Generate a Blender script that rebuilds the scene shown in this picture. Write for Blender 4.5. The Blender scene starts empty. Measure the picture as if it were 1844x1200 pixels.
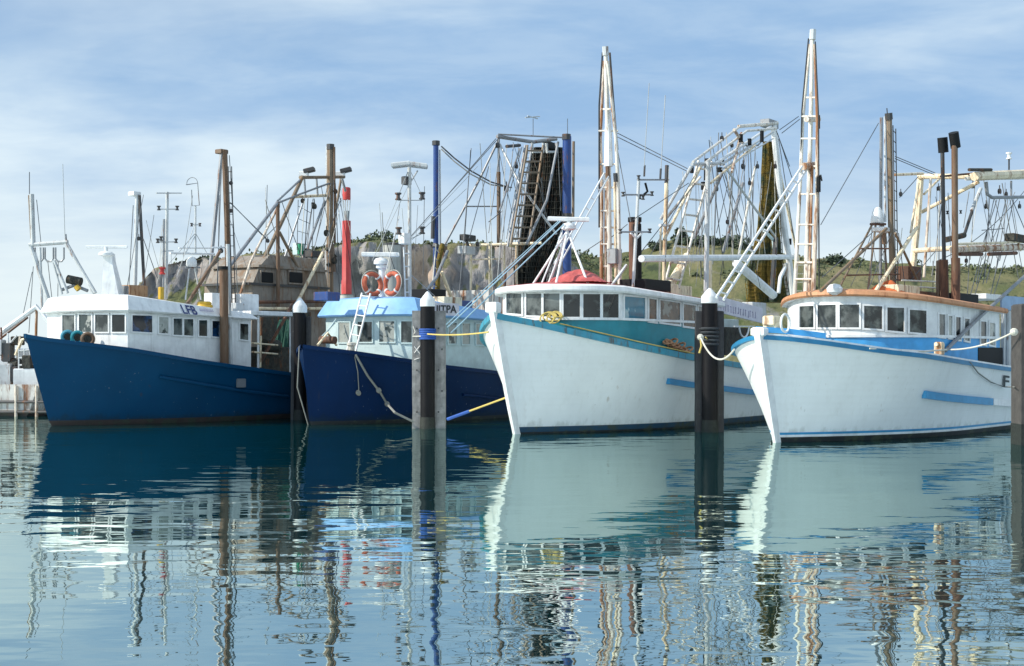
import bpy, bmesh, math, random
from mathutils import Vector, noise
R = math.radians
scene = bpy.context.scene
COL = scene.collection
random.seed(7)

# ------------------------------------------------------------------ camera
CAMZ = 2.2; F = 2500.0; CX = 922.0; HY = 640.0        # focal length in photograph pixels, eye level at row 640
cam = bpy.data.cameras.new('camera'); cam_o = bpy.data.objects.new('camera', cam); COL.objects.link(cam_o)
cam_o.location = (0, 0, CAMZ); cam_o.rotation_euler = (R(90), 0, 0)
cam.sensor_width = 36; cam.lens = F/1844*36; cam.shift_y = 40/1844; cam.clip_start = .1; cam.clip_end = 12000
scene.camera = cam_o

# ------------------------------------------------------------------ light
SUN_AZ = Vector((-.97, -.24)).normalized(); SUN_EL = R(36)
world = bpy.data.worlds.new('World'); scene.world = world; world.use_nodes = True
nt = world.node_tree; nt.nodes.clear()
def N(t, **k):
    n = nt.nodes.new(t)
    for a, b in k.items(): setattr(n, a, b)
    return n
def math_node(op, a, b=None):
    n = N('ShaderNodeMath', operation=op)
    for i, v in enumerate((a, b)):
        if v is None: continue
        if isinstance(v, (int, float)): n.inputs[i].default_value = v
        else: nt.links.new(v, n.inputs[i])
    return n.outputs[0]
sky = N('ShaderNodeTexSky', sky_type='NISHITA'); sky.sun_disc = False
sky.sun_elevation = SUN_EL; sky.sun_rotation = math.atan2(SUN_AZ.x, SUN_AZ.y)
sky.air_density = 1.0; sky.dust_density = .6; sky.ozone_density = 2.2
tc = N('ShaderNodeTexCoord'); sep = N('ShaderNodeSeparateXYZ'); nt.links.new(tc.outputs['Generated'], sep.inputs[0])
zc = math_node('MAXIMUM', sep.outputs[2], 0.0)
den = math_node('ADD', zc, .20)
comb = N('ShaderNodeCombineXYZ')
nt.links.new(math_node('DIVIDE', sep.outputs[0], den), comb.inputs[0]); nt.links.new(math_node('DIVIDE', sep.outputs[1], den), comb.inputs[1])
def cloud(scale, sx, sy, rot, detail, rough, off, lo, hi):
    mp = N('ShaderNodeMapping'); mp.inputs['Scale'].default_value = (sx, sy, 1); mp.inputs['Rotation'].default_value = (0, 0, rot)
    mp.inputs['Location'].default_value = off
    nt.links.new(comb.outputs[0], mp.inputs[0])
    no = N('ShaderNodeTexNoise'); no.inputs['Scale'].default_value = scale; no.inputs['Detail'].default_value = detail
    no.inputs['Roughness'].default_value = rough; no.inputs['Distortion'].default_value = .35
    nt.links.new(mp.outputs[0], no.inputs['Vector'])
    mr = N('ShaderNodeMapRange', interpolation_type='SMOOTHSTEP'); mr.inputs['From Min'].default_value = lo; mr.inputs['From Max'].default_value = hi
    nt.links.new(no.outputs['Fac'], mr.inputs['Value']); return mr.outputs[0]
c1 = cloud(1.15, .8, .9, R(12), 6, .52, (3.1, 1.7, 0), .24, .56)        # cover
c2 = cloud(.95, .7, 1.0, R(-8), 6, .55, (8.3, 4.2, 0), .40, .60)       # grey / white inside the cover
c3 = cloud(4.2, .7, 1.2, R(6), 6, .6, (1.3, 9.2, 0), .34, .68)        # finer wisps
cmx = N('ShaderNodeMixRGB'); nt.links.new(math_node('ADD', math_node('MULTIPLY', c2, .74), math_node('MULTIPLY', c3, .26)), cmx.inputs[0])
cmx.inputs[1].default_value = (2.7, 4.3, 6.5, 1); cmx.inputs[2].default_value = (6.5, 7.6, 8.3, 1)
hz = N('ShaderNodeMapRange', interpolation_type='SMOOTHSTEP'); nt.links.new(zc, hz.inputs['Value'])
hz.inputs['From Min'].default_value = .02; hz.inputs['From Max'].default_value = .17; hz.inputs['To Min'].default_value = .85; hz.inputs['To Max'].default_value = 0
cov = math_node('MINIMUM', math_node('ADD', math_node('MULTIPLY', c1, .92), hz.outputs[0]), .97)
hmx = N('ShaderNodeMixRGB'); nt.links.new(hz.outputs[0], hmx.inputs[0]); nt.links.new(cmx.outputs[0], hmx.inputs[1]); hmx.inputs[2].default_value = (7.2, 8.0, 8.1, 1)
tint = N('ShaderNodeMixRGB', blend_type='MULTIPLY'); tint.inputs[0].default_value = 1; nt.links.new(sky.outputs[0], tint.inputs[1]); tint.inputs[2].default_value = (.86, 1.02, 1.16, 1)
skx = N('ShaderNodeMixRGB'); nt.links.new(cov, skx.inputs[0]); nt.links.new(tint.outputs[0], skx.inputs[1]); nt.links.new(hmx.outputs[0], skx.inputs[2])
bg = N('ShaderNodeBackground'); bg.inputs[1].default_value = .098
# sky sunward and overhead, out of view, brightened as added fill for shaded hulls
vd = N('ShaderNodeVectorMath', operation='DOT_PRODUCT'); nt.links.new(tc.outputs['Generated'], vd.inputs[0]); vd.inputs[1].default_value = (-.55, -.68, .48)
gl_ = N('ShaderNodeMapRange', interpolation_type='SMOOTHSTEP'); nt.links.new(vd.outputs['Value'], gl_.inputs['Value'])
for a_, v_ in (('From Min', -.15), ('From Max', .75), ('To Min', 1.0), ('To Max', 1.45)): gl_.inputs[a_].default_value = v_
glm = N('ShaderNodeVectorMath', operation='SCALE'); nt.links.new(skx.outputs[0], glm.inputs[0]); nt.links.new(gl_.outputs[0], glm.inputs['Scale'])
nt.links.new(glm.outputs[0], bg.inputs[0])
wo = N('ShaderNodeOutputWorld'); nt.links.new(bg.outputs[0], wo.inputs[0])
sl = bpy.data.lights.new('sun', 'SUN'); sl.energy = 4.3; sl.angle = R(.5); sl.color = (1, .93, .82)
so = bpy.data.objects.new('sun', sl); COL.objects.link(so)
so.rotation_euler = Vector((SUN_AZ.x*math.cos(SUN_EL), SUN_AZ.y*math.cos(SUN_EL), math.sin(SUN_EL))).to_track_quat('Z', 'Y').to_euler()
scene.view_settings.view_transform = 'Standard'; scene.view_settings.look = 'None'; scene.view_settings.exposure = 0.30; scene.view_settings.gamma = 1

# ------------------------------------------------------------------ materials
MATS = {}
def mat(name, col, rough=.5, metal=0, var=.18, vs=2.5, rust=0, rustcol=(.20, .075, .025), streak=0, streakcol=(.10, .09, .075), bump=0, bs=30, spec=.5, hull=0, col2=None, c2t=(.45, .6), c2s=1.5):
    m = bpy.data.materials.new(name); m.use_nodes = True; t = m.node_tree; b = t.nodes['Principled BSDF']
    b.inputs['Roughness'].default_value = rough; b.inputs['Metallic'].default_value = metal
    b.inputs['Specular IOR Level'].default_value = spec
    tcn = t.nodes.new('ShaderNodeTexCoord')
    def noi(scale, detail=5, mp=None, rough_=.6):
        n = t.nodes.new('ShaderNodeTexNoise'); n.inputs['Scale'].default_value = scale; n.inputs['Detail'].default_value = detail; n.inputs['Roughness'].default_value = rough_
        src = tcn.outputs['Object']
        if mp:
            q = t.nodes.new('ShaderNodeMapping'); q.inputs['Scale'].default_value = mp; t.links.new(src, q.inputs[0]); src = q.outputs[0]
        t.links.new(src, n.inputs['Vector']); return n.outputs['Fac']
    def rng(v, lo, hi, a=0, c=1):
        n = t.nodes.new('ShaderNodeMapRange'); n.inputs['From Min'].default_value = lo; n.inputs['From Max'].default_value = hi
        n.inputs['To Min'].default_value = a; n.inputs['To Max'].default_value = c; t.links.new(v, n.inputs['Value']); return n.outputs[0]
    def mix(f, a, c):
        n = t.nodes.new('ShaderNodeMixRGB'); t.links.new(f, n.inputs[0])
        for i, v in ((1, a), (2, c)):
            if isinstance(v, tuple): n.inputs[i].default_value = (*v, 1)
            else: t.links.new(v, n.inputs[i])
        return n.outputs[0]
    lo = tuple(c*(1-var) for c in col); hi = tuple(min(1, c*(1+var*.6)) for c in col)
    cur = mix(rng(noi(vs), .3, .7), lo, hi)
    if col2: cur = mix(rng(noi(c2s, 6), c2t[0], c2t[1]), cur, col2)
    if streak: cur = mix(rng(noi(2.2, 4, (3, 3, .18)), .52, .80, 0, streak), cur, streakcol)
    if rust:
        cur = mix(rng(noi(1.7, 7, (1.8, 1.8, .22), .7), .66-rust*.3, .77-rust*.3), cur, rustcol)
        cur = mix(rng(noi(9, 5, (1, 1, .2)), .60-rust*.1, .70-rust*.1, 0, .8), cur, tuple(c*.8 for c in rustcol))
    if hull:                                             # stained boot edge, weed and rust runs that follow their own outlines, plank or plate seams
        sx = t.nodes.new('ShaderNodeSeparateXYZ'); t.links.new(tcn.outputs['Object'], sx.inputs[0])
        def mth(op, a, c):
            n = t.nodes.new('ShaderNodeMath'); n.operation = op
            for i, v in enumerate((a, c)):
                if isinstance(v, (int, float)): n.inputs[i].default_value = v
                else: t.links.new(v, n.inputs[i])
            return n.outputs[0]
        edge = mth('SUBTRACT', sx.outputs[2], mth('MULTIPLY', noi(5.0, 6, (1, 1, .5)), .80))
        cur = mix(rng(edge, -.06, -.24, 0, .30 if hull == 2 else .4), cur, (.17, .18, .13) if hull == 2 else (.012, .022, .022))
        cur = mix(mth('MULTIPLY', rng(noi(5.5, 3, (1, 1, .05)), .63, .74), rng(noi(.7, 3), .50, .62, 0, .55)), cur, (.30, .19, .10) if hull == 2 else (.05, .04, .035))
        cur = mix(rng(noi(14, 3, (1, 1, .5)), .70, .76, 0, .5), cur, (.45, .46, .45) if hull == 1 else (.34, .34, .31))
    t.links.new(cur, b.inputs['Base Color'])
    if hull == 2:
        wv = t.nodes.new('ShaderNodeTexWave'); wv.wave_type = 'BANDS'; wv.bands_direction = 'Z'; wv.wave_profile = 'TRI'; wv.inputs['Scale'].default_value = 1.9; wv.inputs['Distortion'].default_value = .25; wv.inputs['Detail Scale'].default_value = .3
        t.links.new(tcn.outputs['Object'], wv.inputs['Vector'])
        seam = rng(wv.outputs['Fac'], .0, .10)
        b0 = t.nodes.new('ShaderNodeBump'); b0.inputs['Strength'].default_value = .5; b0.inputs['Distance'].default_value = .006; t.links.new(seam, b0.inputs['Height'])
    if bump:
        bn = t.nodes.new('ShaderNodeBump'); bn.inputs['Strength'].default_value = 1; bn.inputs['Distance'].default_value = bump
        t.links.new(noi(bs, 4), bn.inputs['Height'])
        if hull == 2: t.links.new(b0.outputs[0], bn.inputs['Normal'])
        t.links.new(bn.outputs[0], b.inputs['Normal'])
    MATS[name] = m; return m
mat('white_paint', (.74, .75, .74), .42, streak=.30, bump=.0008)
mat('cream_paint', (.80, .68, .47), .5, rust=.40, rustcol=(.26, .11, .035), streak=.4)
mat('white_hull', (.74, .76, .75), .34, hull=2, var=.07, vs=.8, streak=.16, streakcol=(.38, .36, .3), bump=.003, bs=2.2)
mat('old_white_hull', (.60, .59, .55), .45, hull=2, rust=.45, streak=.5, bump=.003, bs=3)
mat('rusty_white', (.66, .63, .56), .5, rust=.34, rustcol=(.23, .10, .035), streak=.3)
mat('rusty_white_heavy', (.64, .56, .46), .55, rust=.62, rustcol=(.25, .10, .032))
mat('grey_white', (.50, .52, .52), .5, rust=.2, streak=.3)
mat('pale_metal', (.52, .53, .52), .42, .3, rust=.15)
mat('grey_metal', (.26, .27, .28), .45, .35, rust=.2)
mat('dark_metal', (.055, .055, .055), .5, .2, rust=.2)
mat('black', (.010, .011, .012), .6, spec=.2)
mat('brown_steel', (.17, .115, .075), .6, rust=.7, rustcol=(.13, .065, .03))
mat('brown_pole', (.20, .15, .10), .6, rust=.45, rustcol=(.22, .12, .05))
mat('rust', (.17, .075, .04), .75, rust=.7, rustcol=(.08, .04, .025))
mat('blue_hull', (.0008, .046, .112), .42, spec=.14, hull=1, var=.14, vs=.7, streak=.22, streakcol=(.004, .03, .09), bump=.004, bs=1.6)
mat('navy_hull', (.0003, .0165, .066), .45, spec=.12, hull=1, var=.2, vs=.7, streak=.25, streakcol=(.01, .02, .05), bump=.004, bs=1.6)
mat('boot_brown', (.035, .022, .018), .6, var=.4, col2=(.03, .034, .02), c2t=(.50, .6), c2s=3)
mat('boot_black', (.008, .010, .012), .6, col2=(.035, .042, .024), c2t=(.50, .62), c2s=3)
mat('boot_blue', (.006, .045, .09), .6, col2=(.03, .045, .035), c2t=(.50, .62), c2s=3)
mat('teal_paint', (.010, .22, .27), .38, streak=.2, streakcol=(.02, .12, .16))
mat('teal_rail', (.04, .26, .36), .5, rust=.30, rustcol=(.10, .09, .07), streak=.3)
mat('sky_blue_paint', (.06, .34, .68), .4, streak=.15, streakcol=(.05, .2, .4))
mat('rail_blue', (.015, .17, .33), .45, streak=.3, streakcol=(.02, .07, .12))
mat('strake_blue', (.02, .24, .47), .4, streak=.2, streakcol=(.02, .1, .2))
mat('light_blue_paint', (.20, .40, .68), .42, streak=.15, streakcol=(.15, .25, .4))
mat('pale_cyan_paint', (.50, .62, .62), .42, streak=.25, streakcol=(.3, .36, .36))
mat('mast_blue', (.012, .05, .20), .4, rust=.08, streak=.3)
mat('orange_paint', (.52, .25, .12), .6, rust=.35, rustcol=(.32, .12, .05), streak=.3)
mat('orange_cloth', (.55, .13, .035), .85, var=.35, vs=5, bump=.02, bs=9)
mat('red_cloth', (.46, .09, .085), .85, var=.35, vs=4, bump=.02, bs=9, col2=(.50, .22, .20), c2t=(.55, .75))
mat('red_paint', (.46, .035, .03), .5, var=.25, vs=1.2, streak=.35, streakcol=(.28, .05, .045))
mat('ring_orange', (.46, .10, .045), .6, var=.3, vs=6)
mat('ring_white', (.75, .73, .70), .6)
mat('deck_grey', (.16, .17, .17), .8, rust=.3)
mat('net_black', (.008, .009, .008), .95, var=.5, vs=9, bump=.03, bs=22, col2=(.024, .024, .018), spec=.1)
mat('net_olive', (.17, .115, .016), .95, var=.6, vs=7, bump=.03, bs=26, col2=(.035, .05, .022), c2t=(.48, .58), c2s=1.1, streak=.8, streakcol=(.03, .025, .01))
mat('net_green', (.02, .085, .06), .95, var=.5, vs=7, bump=.03, bs=22)
mat('gear_dark', (.05, .05, .04), .9, var=.6, vs=6, bump=.05, bs=10, rust=.3)
mat('rope_yellow', (.55, .42, .12), .85)
mat('rope_white', (.56, .54, .47), .85)
mat('rope_grey', (.20, .20, .18), .9)
mat('rope_dark', (.035, .04, .045), .9)
mat('rope_blue', (.25, .40, .50), .8)
mat('rope_navy', (.02, .08, .32), .8)
mat('wire', (.10, .11, .12), .5, .3)
mat('wire_pale', (.36, .38, .38), .5, .3)
mat('pile_black', (.006, .0055, .007), .5, spec=.18, var=.3, streak=.5, streakcol=(.022, .02, .02))
mat('brown_timber', (.055, .050, .046), .85, var=.35, vs=5, streak=.6, streakcol=(.05, .045, .04), bump=.01, bs=14)
mat('pile_timber', (.27, .26, .25), .85, var=.35, vs=5, streak=.6, streakcol=(.05, .045, .04), bump=.01, bs=14)
mat('pile_dark_timber', (.035, .034, .036), .7, var=.35, vs=5, streak=.5, streakcol=(.08, .075, .07), bump=.01, bs=14)
mat('pile_weed', (.012, .016, .012), .7, var=.6, vs=10, bump=.02, bs=20)
mat('concrete', (.40, .40, .36), .85, streak=.5, bump=.004)
mat('ochre_box', (.36, .22, .12), .7, rust=.5)
mat('cabin_grey', (.25, .22, .185), .85, rust=.5, streak=.5, rustcol=(.20, .13, .08))
mat('sign_white', (.60, .58, .64), .5)
mat('sign_blue', (.24, .36, .52), .5)
mat('letter_navy', (.02, .035, .14), .5)
mat('letter_black', (.012, .013, .016), .5)
mat('letter_purple', (.20, .17, .32), .5)
mat('green_lamp', (.01, .22, .10), .3)
mat('yellow_plastic', (.62, .38, .03), .5)
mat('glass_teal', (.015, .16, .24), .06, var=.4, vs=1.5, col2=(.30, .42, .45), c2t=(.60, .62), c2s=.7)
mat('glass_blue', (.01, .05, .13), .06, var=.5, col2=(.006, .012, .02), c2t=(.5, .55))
mat('glass_dark', (.008, .012, .013), .05, var=.5, vs=3, col2=(.10, .115, .105), c2t=(.52, .64), c2s=1.7)  # noise patches painted in for blurred reflections and interior of the opaque pane
mat('glass_pale', (.11, .125, .12), .06, var=.6, vs=2.2, col2=(.018, .025, .025), c2t=(.46, .56), c2s=1.6)  # pale and dark patches likewise imitate reflections and interior
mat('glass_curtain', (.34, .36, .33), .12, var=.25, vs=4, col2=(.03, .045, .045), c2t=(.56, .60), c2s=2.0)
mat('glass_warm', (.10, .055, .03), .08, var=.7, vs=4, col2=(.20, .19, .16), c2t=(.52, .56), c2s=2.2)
mat('bark', (.06, .05, .04), .9)
mat('leaf_dark', (.070, .092, .050), .8, var=.5, vs=.9)
mat('leaf_scrub', (.105, .125, .052), .8, var=.6, vs=.25)

# ------------------------------------------------------------------ mesh builder
class MB:
    def __init__(s): s.v = []; s.f = []; s.mi = []; s.m = 0
    def add(s, vs, fs):
        o = len(s.v); s.v += [Vector(p) for p in vs]
        for f in fs: s.f.append([i+o for i in f]); s.mi.append(s.m)
        return s
    def tube(s, pts, r, seg=8, r2=None, cap=True):
        pts = [Vector(p) for p in pts]; n = len(pts); vs = []; fs = []
        prev = None
        for i, p in enumerate(pts):
            d = (pts[min(i+1, n-1)]-pts[max(i-1, 0)]).normalized()
            if prev is None:
                up = Vector((0, 0, 1)) if abs(d.z) < .9 else Vector((1, 0, 0))
                u = d.cross(up).normalized()
            else:
                u = (prev - d*prev.dot(d)).normalized()
            prev = u; w = d.cross(u)
            rr = r if not isinstance(r, (list, tuple)) else r[i]
            if r2 is not None and not isinstance(r, (list, tuple)): rr = r+(r2-r)*i/(n-1)
            for k in range(seg):
                a = 2*math.pi*k/seg; vs.append(p+(u*math.cos(a)+w*math.sin(a))*rr)
        for i in range(n-1):
            for k in range(seg):
                k2 = (k+1) % seg; fs.append([i*seg+k, i*seg+k2, (i+1)*seg+k2, (i+1)*seg+k])
        if cap: fs += [list(range(seg))[::-1], list(range((n-1)*seg, n*seg))]
        return s.add(vs, fs)
    def sweep(s, pts, w, h, side):                      # rectangular bar along pts; side = unit horizontal across vector(s)
        vs = []; fs = []; n = len(pts)
        for i, p in enumerate(pts):
            q = side[i] if isinstance(side, list) else side
            for (c, d) in ((-.5, -.5), (.5, -.5), (.5, .5), (-.5, .5)): vs.append(Vector(p)+q*(c*w)+Vector((0, 0, d*h)))
        for i in range(n-1):
            for k in range(4): k2 = (k+1) % 4; fs.append([i*4+k, i*4+k2, i*4+4+k2, i*4+4+k])
        fs += [[3, 2, 1, 0], [n*4-4, n*4-3, n*4-2, n*4-1]]
        return s.add(vs, fs)
    def box(s, c, sx, sy, sz, ex=Vector((1, 0, 0)), ey=Vector((0, 1, 0)), ez=Vector((0, 0, 1)), bev=0):
        c = Vector(c); vs = [];
        if bev <= 0:
            for k in (-.5, .5):
                for (i, j) in ((-.5, -.5), (.5, -.5), (.5, .5), (-.5, .5)): vs.append(c+ex*(i*sx)+ey*(j*sy)+ez*(k*sz))
            return s.add(vs, [[3, 2, 1, 0], [4, 5, 6, 7], [0, 1, 5, 4], [1, 2, 6, 5], [2, 3, 7, 6], [3, 0, 4, 7]])
        b = bev; rings = [(-.5, b), (-.5, 0), (.5, 0), (.5, b)]; zz = [-sz/2, -sz/2+b, sz/2-b, sz/2]; ins = [b, 0, 0, b]
        for z_, i_ in zip(zz, ins):
            hx, hy = sx/2-i_, sy/2-i_
            for (i, j) in ((-1, -1), (1, -1), (1, 1), (-1, 1)): vs.append(c+ex*(i*hx)+ey*(j*hy)+ez*z_)
        fs = [[3, 2, 1, 0], [12, 13, 14, 15]]
        for l in range(3):
            for k in range(4): k2 = (k+1) % 4; fs.append([l*4+k, l*4+k2, l*4+4+k2, l*4+4+k])
        return s.add(vs, fs)
    def lathe(s, c, prof, seg=20, ax=Vector((0, 0, 1)), sx=1, sy=1):
        c = Vector(c); ax = ax.normalized(); u = ax.cross(Vector((0, 1, 0)) if abs(ax.y) < .9 else Vector((1, 0, 0))).normalized(); w = ax.cross(u); vs = []; fs = []
        for (r, z) in prof:
            for k in range(seg): a = 2*math.pi*k/seg; vs.append(c+u*(r*sx*math.cos(a))+w*(r*sy*math.sin(a))+ax*z)
        n = len(prof)
        for i in range(n-1):
            for k in range(seg): k2 = (k+1) % seg; fs.append([i*seg+k, i*seg+k2, i*seg+seg+k2, i*seg+seg+k])
        fs += [list(range(seg))[::-1], list(range((n-1)*seg, n*seg))]
        return s.add(vs, fs)
    def torus(s, c, R_, r, n1=24, n2=8, ax=Vector((0, 0, 1)), a0=0, a1=2*math.pi):
        ax = ax.normalized(); u = ax.cross(Vector((0, 0, 1)) if abs(ax.z) < .9 else Vector((1, 0, 0))).normalized(); w = ax.cross(u)
        full = abs(a1-a0-2*math.pi) < 1e-6
        pts = [Vector(c)+(u*math.cos(a0+(a1-a0)*i/n1)+w*math.sin(a0+(a1-a0)*i/n1))*R_ for i in range(n1 if full else n1+1)]
        if not full: return s.tube(pts, r, n2)
        vs = []; fs = []
        for i in range(n1):
            d = (pts[i]-Vector(c)).normalized()
            for k in range(n2): a = 2*math.pi*k/n2; vs.append(pts[i]+d*(r*math.cos(a))+ax*(r*math.sin(a)))
        for i in range(n1):
            i2 = (i+1) % n1
            for k in range(n2): k2 = (k+1) % n2; fs.append([i*n2+k, i2*n2+k, i2*n2+k2, i*n2+k2])
        return s.add(vs, fs)
    def mesh(s, name, mats, org, sharp=35):
        me = bpy.data.meshes.new(name); me.from_pydata([p-org for p in s.v], [], s.f); me.validate()
        if not isinstance(mats, (list, tuple)): mats = [mats]
        for m in mats: me.materials.append(MATS[m] if isinstance(m, str) else m)
        bm = bmesh.new(); bm.from_mesh(me); bmesh.ops.recalc_face_normals(bm, faces=bm.faces); bm.to_mesh(me); bm.free()
        if len(me.polygons) == len(s.mi): me.polygons.foreach_set('material_index', s.mi)
        me.polygons.foreach_set('use_smooth', [True]*len(me.polygons))
        me.set_sharp_from_angle(angle=R(sharp)); me.update(); return me

ORG = {}
def tag(o, label, cat, group=None):
    o['label'] = label; o['category'] = cat
    if group: o['group'] = group
    return o
def thing(name, label, cat, loc, group=None):
    o = bpy.data.objects.new(name, None); o.empty_display_size = .3; COL.objects.link(o); o.location = loc; ORG[o.name] = Vector(loc)
    return tag(o, label, cat, group)
def part(name, mb, m, parent, label=None):
    org = ORG[parent.name]; o = bpy.data.objects.new(name, mb.mesh(name, m, org)); COL.objects.link(o); o.parent = parent; ORG[o.name] = org
    if label: o['label'] = label
    return o
def solo(name, mb, m, label, cat, group=None):
    lo = Vector((min(p.x for p in mb.v)+max(p.x for p in mb.v), min(p.y for p in mb.v)+max(p.y for p in mb.v), 2*min(p.z for p in mb.v)))/2
    o = bpy.data.objects.new(name, mb.mesh(name, m, lo)); COL.objects.link(o); o.location = lo; ORG[o.name] = lo
    return tag(o, label, cat, group)
def struct(name, mb, m, kind='structure'):
    o = bpy.data.objects.new(name, mb.mesh(name, m, Vector((0, 0, 0)), 180)); COL.objects.link(o); o['kind'] = kind; return o
def ray(px, py): return Vector(((px-CX)/F, 1, (HY-py)/F))
CAM = Vector((0, 0, CAMZ))
def at(px, py, Y): return CAM+ray(px, py)*Y
def proj(p): return (CX+F*p.x/p.y, HY-F*(p.z-CAMZ)/p.y)
def interp(tab, x):
    if x <= tab[0][0]: (a, b), (c, d) = tab[0], tab[1]
    elif x >= tab[-1][0]: (a, b), (c, d) = tab[-2], tab[-1]
    else:
        for i in range(len(tab)-1):
            if tab[i][0] <= x <= tab[i+1][0]: (a, b), (c, d) = tab[i], tab[i+1]; break
    return b+(d-b)*(x-a)/(c-a)
def sag(a, b, s, n=14):
    a = Vector(a); b = Vector(b); return [a.lerp(b, i/n)-Vector((0, 0, 4*s*(i/n)*(1-i/n))) for i in range(n+1)]
Z = Vector((0, 0, 1))

# ------------------------------------------------------------------ boats
class Boat:
    def __init__(s, O, theta, label, cat='fishing boat', name='fishing_trawler', group='fishing trawlers moored in the harbour'):
        s.O = Vector((*O, 0)); t = R(theta); s.ea = Vector((math.cos(t), math.sin(t), 0)); s.ep = Vector((math.sin(t), -math.cos(t), 0))
        s.root = thing(name, label, cat, s.O, group)
    def L(s, a, v, z): return s.O+s.ea*a+s.ep*v+Z*z
    def P(s, px, py, v):                                 # where the sight line meets the upright lengthwise plane v metres to port
        d = ray(px, py); t = (v-(CAM-s.O).dot(s.ep))/d.dot(s.ep); return CAM+d*t
    def A(s, px, py, a):                                 # ... or the upright cross plane a metres aft of the stem
        d = ray(px, py); t = (a-(CAM-s.O).dot(s.ea))/d.dot(s.ea); return CAM+d*t
    def av(s, p): q = p-s.O; return q.dot(s.ea), q.dot(s.ep)
    def hull(s, stem_top, sheer, Lh, B, Bw, mats, rows, tm=.31, ex=1.0, pb=2.0, flat=None, deck_drop=.35, rail=('gunwale', 'teal_rail', .16, .2), stem_m=None, stem_w=.34):
        if flat is None:
            tp = s.P(stem_top[0], stem_top[1], 0); at_, _ = s.av(tp); ztop = tp.z
        else: at_, ztop = flat
        s.at = at_
        def bd(t): x = min(1, t/tm); k = 1-max(0, (t-.7)/.3)**2*.1; return B*max(0, 1-(1-x)**pb)**ex*k
        def bw(t): x = min(1, t/.40); k = 1-max(0, (t-.6)/.4)**2*.18; return Bw*max(0, 1-(1-x)**2)*k
        s.bd = bd
        nt_ = 40; taus = [(i/nt_)**1.8 for i in range(nt_+1)]
        zs = []
        for t in taus:
            if flat is not None: zs.append(ztop); continue
            a = at_+(Lh-at_)*t; p = s.L(a, bd(t), 0); px = CX+F*p.x/p.y
            if t < 1e-9: zs.append(ztop)
            else: zs.append(CAMZ+(HY-interp(sheer, px))/F*p.y)
        zs[0] = zs[1]+(zs[1]-zs[2])*.6 if flat is None else zs[0]
        lim = [max(1.0, z) for z in zs]; zs = lim
        s.taus, s.zs, s.Lh = taus, zs, Lh
        def pt(j, q):                                    # q: <0 below water .. 1 at sheer
            t = taus[j]; z = zs[j]*q if q >= 0 else q*1.0
            qq = max(0, q); a0 = at_*qq**.95 if at_ < 0 else 0
            if q < 0: a0 = -q*.7
            a = a0+(Lh-a0)*t; b = bw(t)+(bd(t)-bw(t))*qq**1.25
            if q < 0: b *= 1+q*.35
            return a, b, z
        s.pt = pt
        zr = rows[1:]                                    # absolute heights of the painted bands near the water, then fractions
        bands = [z for z, _ in rows]
        mb = MB(); grid = {}
        fr = [.2, .32, .45, .58, .7, .8, .9, 1.0]
        nl = 1+len(bands)+len(fr)
        for side in (1, -1):
            o = len(mb.v)
            for j in range(nt_+1):
                qs = [-.9]+[z/zs[j] for z in bands]+fr
                for q in qs:
                    a, b, z = pt(j, q); mb.v.append(s.L(a, side*b, z))
            for j in range(nt_):
                for k in range(nl-1):
                    mb.f.append([o+j*nl+k, o+(j+1)*nl+k, o+(j+1)*nl+k+1, o+j*nl+k+1])
                    mb.mi.append(rows[k][1] if k < len(bands) else 0)
            if side == 1: po = o
        a_ = [po+nt_*nl+k for k in range(nl)]; b_ = [o+nt_*nl+k for k in range(nl)]
        for k in range(nl-1):
            mb.f.append([a_[k], b_[k], b_[k+1], a_[k+1]]); mb.mi.append(rows[k][1] if k < len(bands) else 0)
        s.hull_o = part('hull', mb, mats, s.root)
        dk = MB(); vs = []; fs = []
        for j in range(1, nt_+1):
            a, b, z = pt(j, 1-deck_drop/zs[j]); b = max(.02, b-.06); vs += [s.L(a, b, z), s.L(a, -b, z)]
        fs = [[2*j, 2*j+1, 2*j+3, 2*j+2] for j in range(nt_-1)]
        part('deck', dk.add(vs, fs), 'deck_grey', s.root)
        if rail:
            rb = MB()
            for side in (1, -1):
                pts = []; sd = []
                for j in range(nt_+1):
                    a, b, z = pt(j, 1); b = max(b, .03); pts.append(s.L(a, side*(b-.02), z-rail[3]*.42))
                for j in range(nt_+1):
                    d = pts[min(j+1, nt_)]-pts[max(j-1, 0)]; d.z = 0; d.normalize(); sd.append(Vector((d.y, -d.x, 0)))
                rb.sweep(pts, rail[2], rail[3], sd)
            part(rail[0], rb, rail[1], s.root)
        if stem_m:
            sb = MB(); pts = []
            for q in (-.3, 0, .2, .4, .6, .8, 1.0, 1.04):
                a, b, z = pt(0, min(q, 1)); pts.append(s.L(a-.05, 0, zs[0]*q if q >= 0 else q))
            vs = []; fs = []
            for i, p in enumerate(pts):
                w = stem_w*(.35+.65*i/(len(pts)-1))
                vs += [p-s.ea*.07-s.ep*w*.33, p-s.ea*.07+s.ep*w*.33, p+s.ea*.16+s.ep*w*.6, p+s.ea*.16-s.ep*w*.6]
            for i in range(len(pts)-1):
                for k in range(4): k2 = (k+1) % 4; fs.append([i*4+k, i*4+k2, i*4+4+k2, i*4+4+k])
            n = len(pts)*4; fs += [[3, 2, 1, 0], [n-4, n-3, n-2, n-1]]
            part('stem_post', sb.add(vs, fs), stem_m, s.root)
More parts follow.
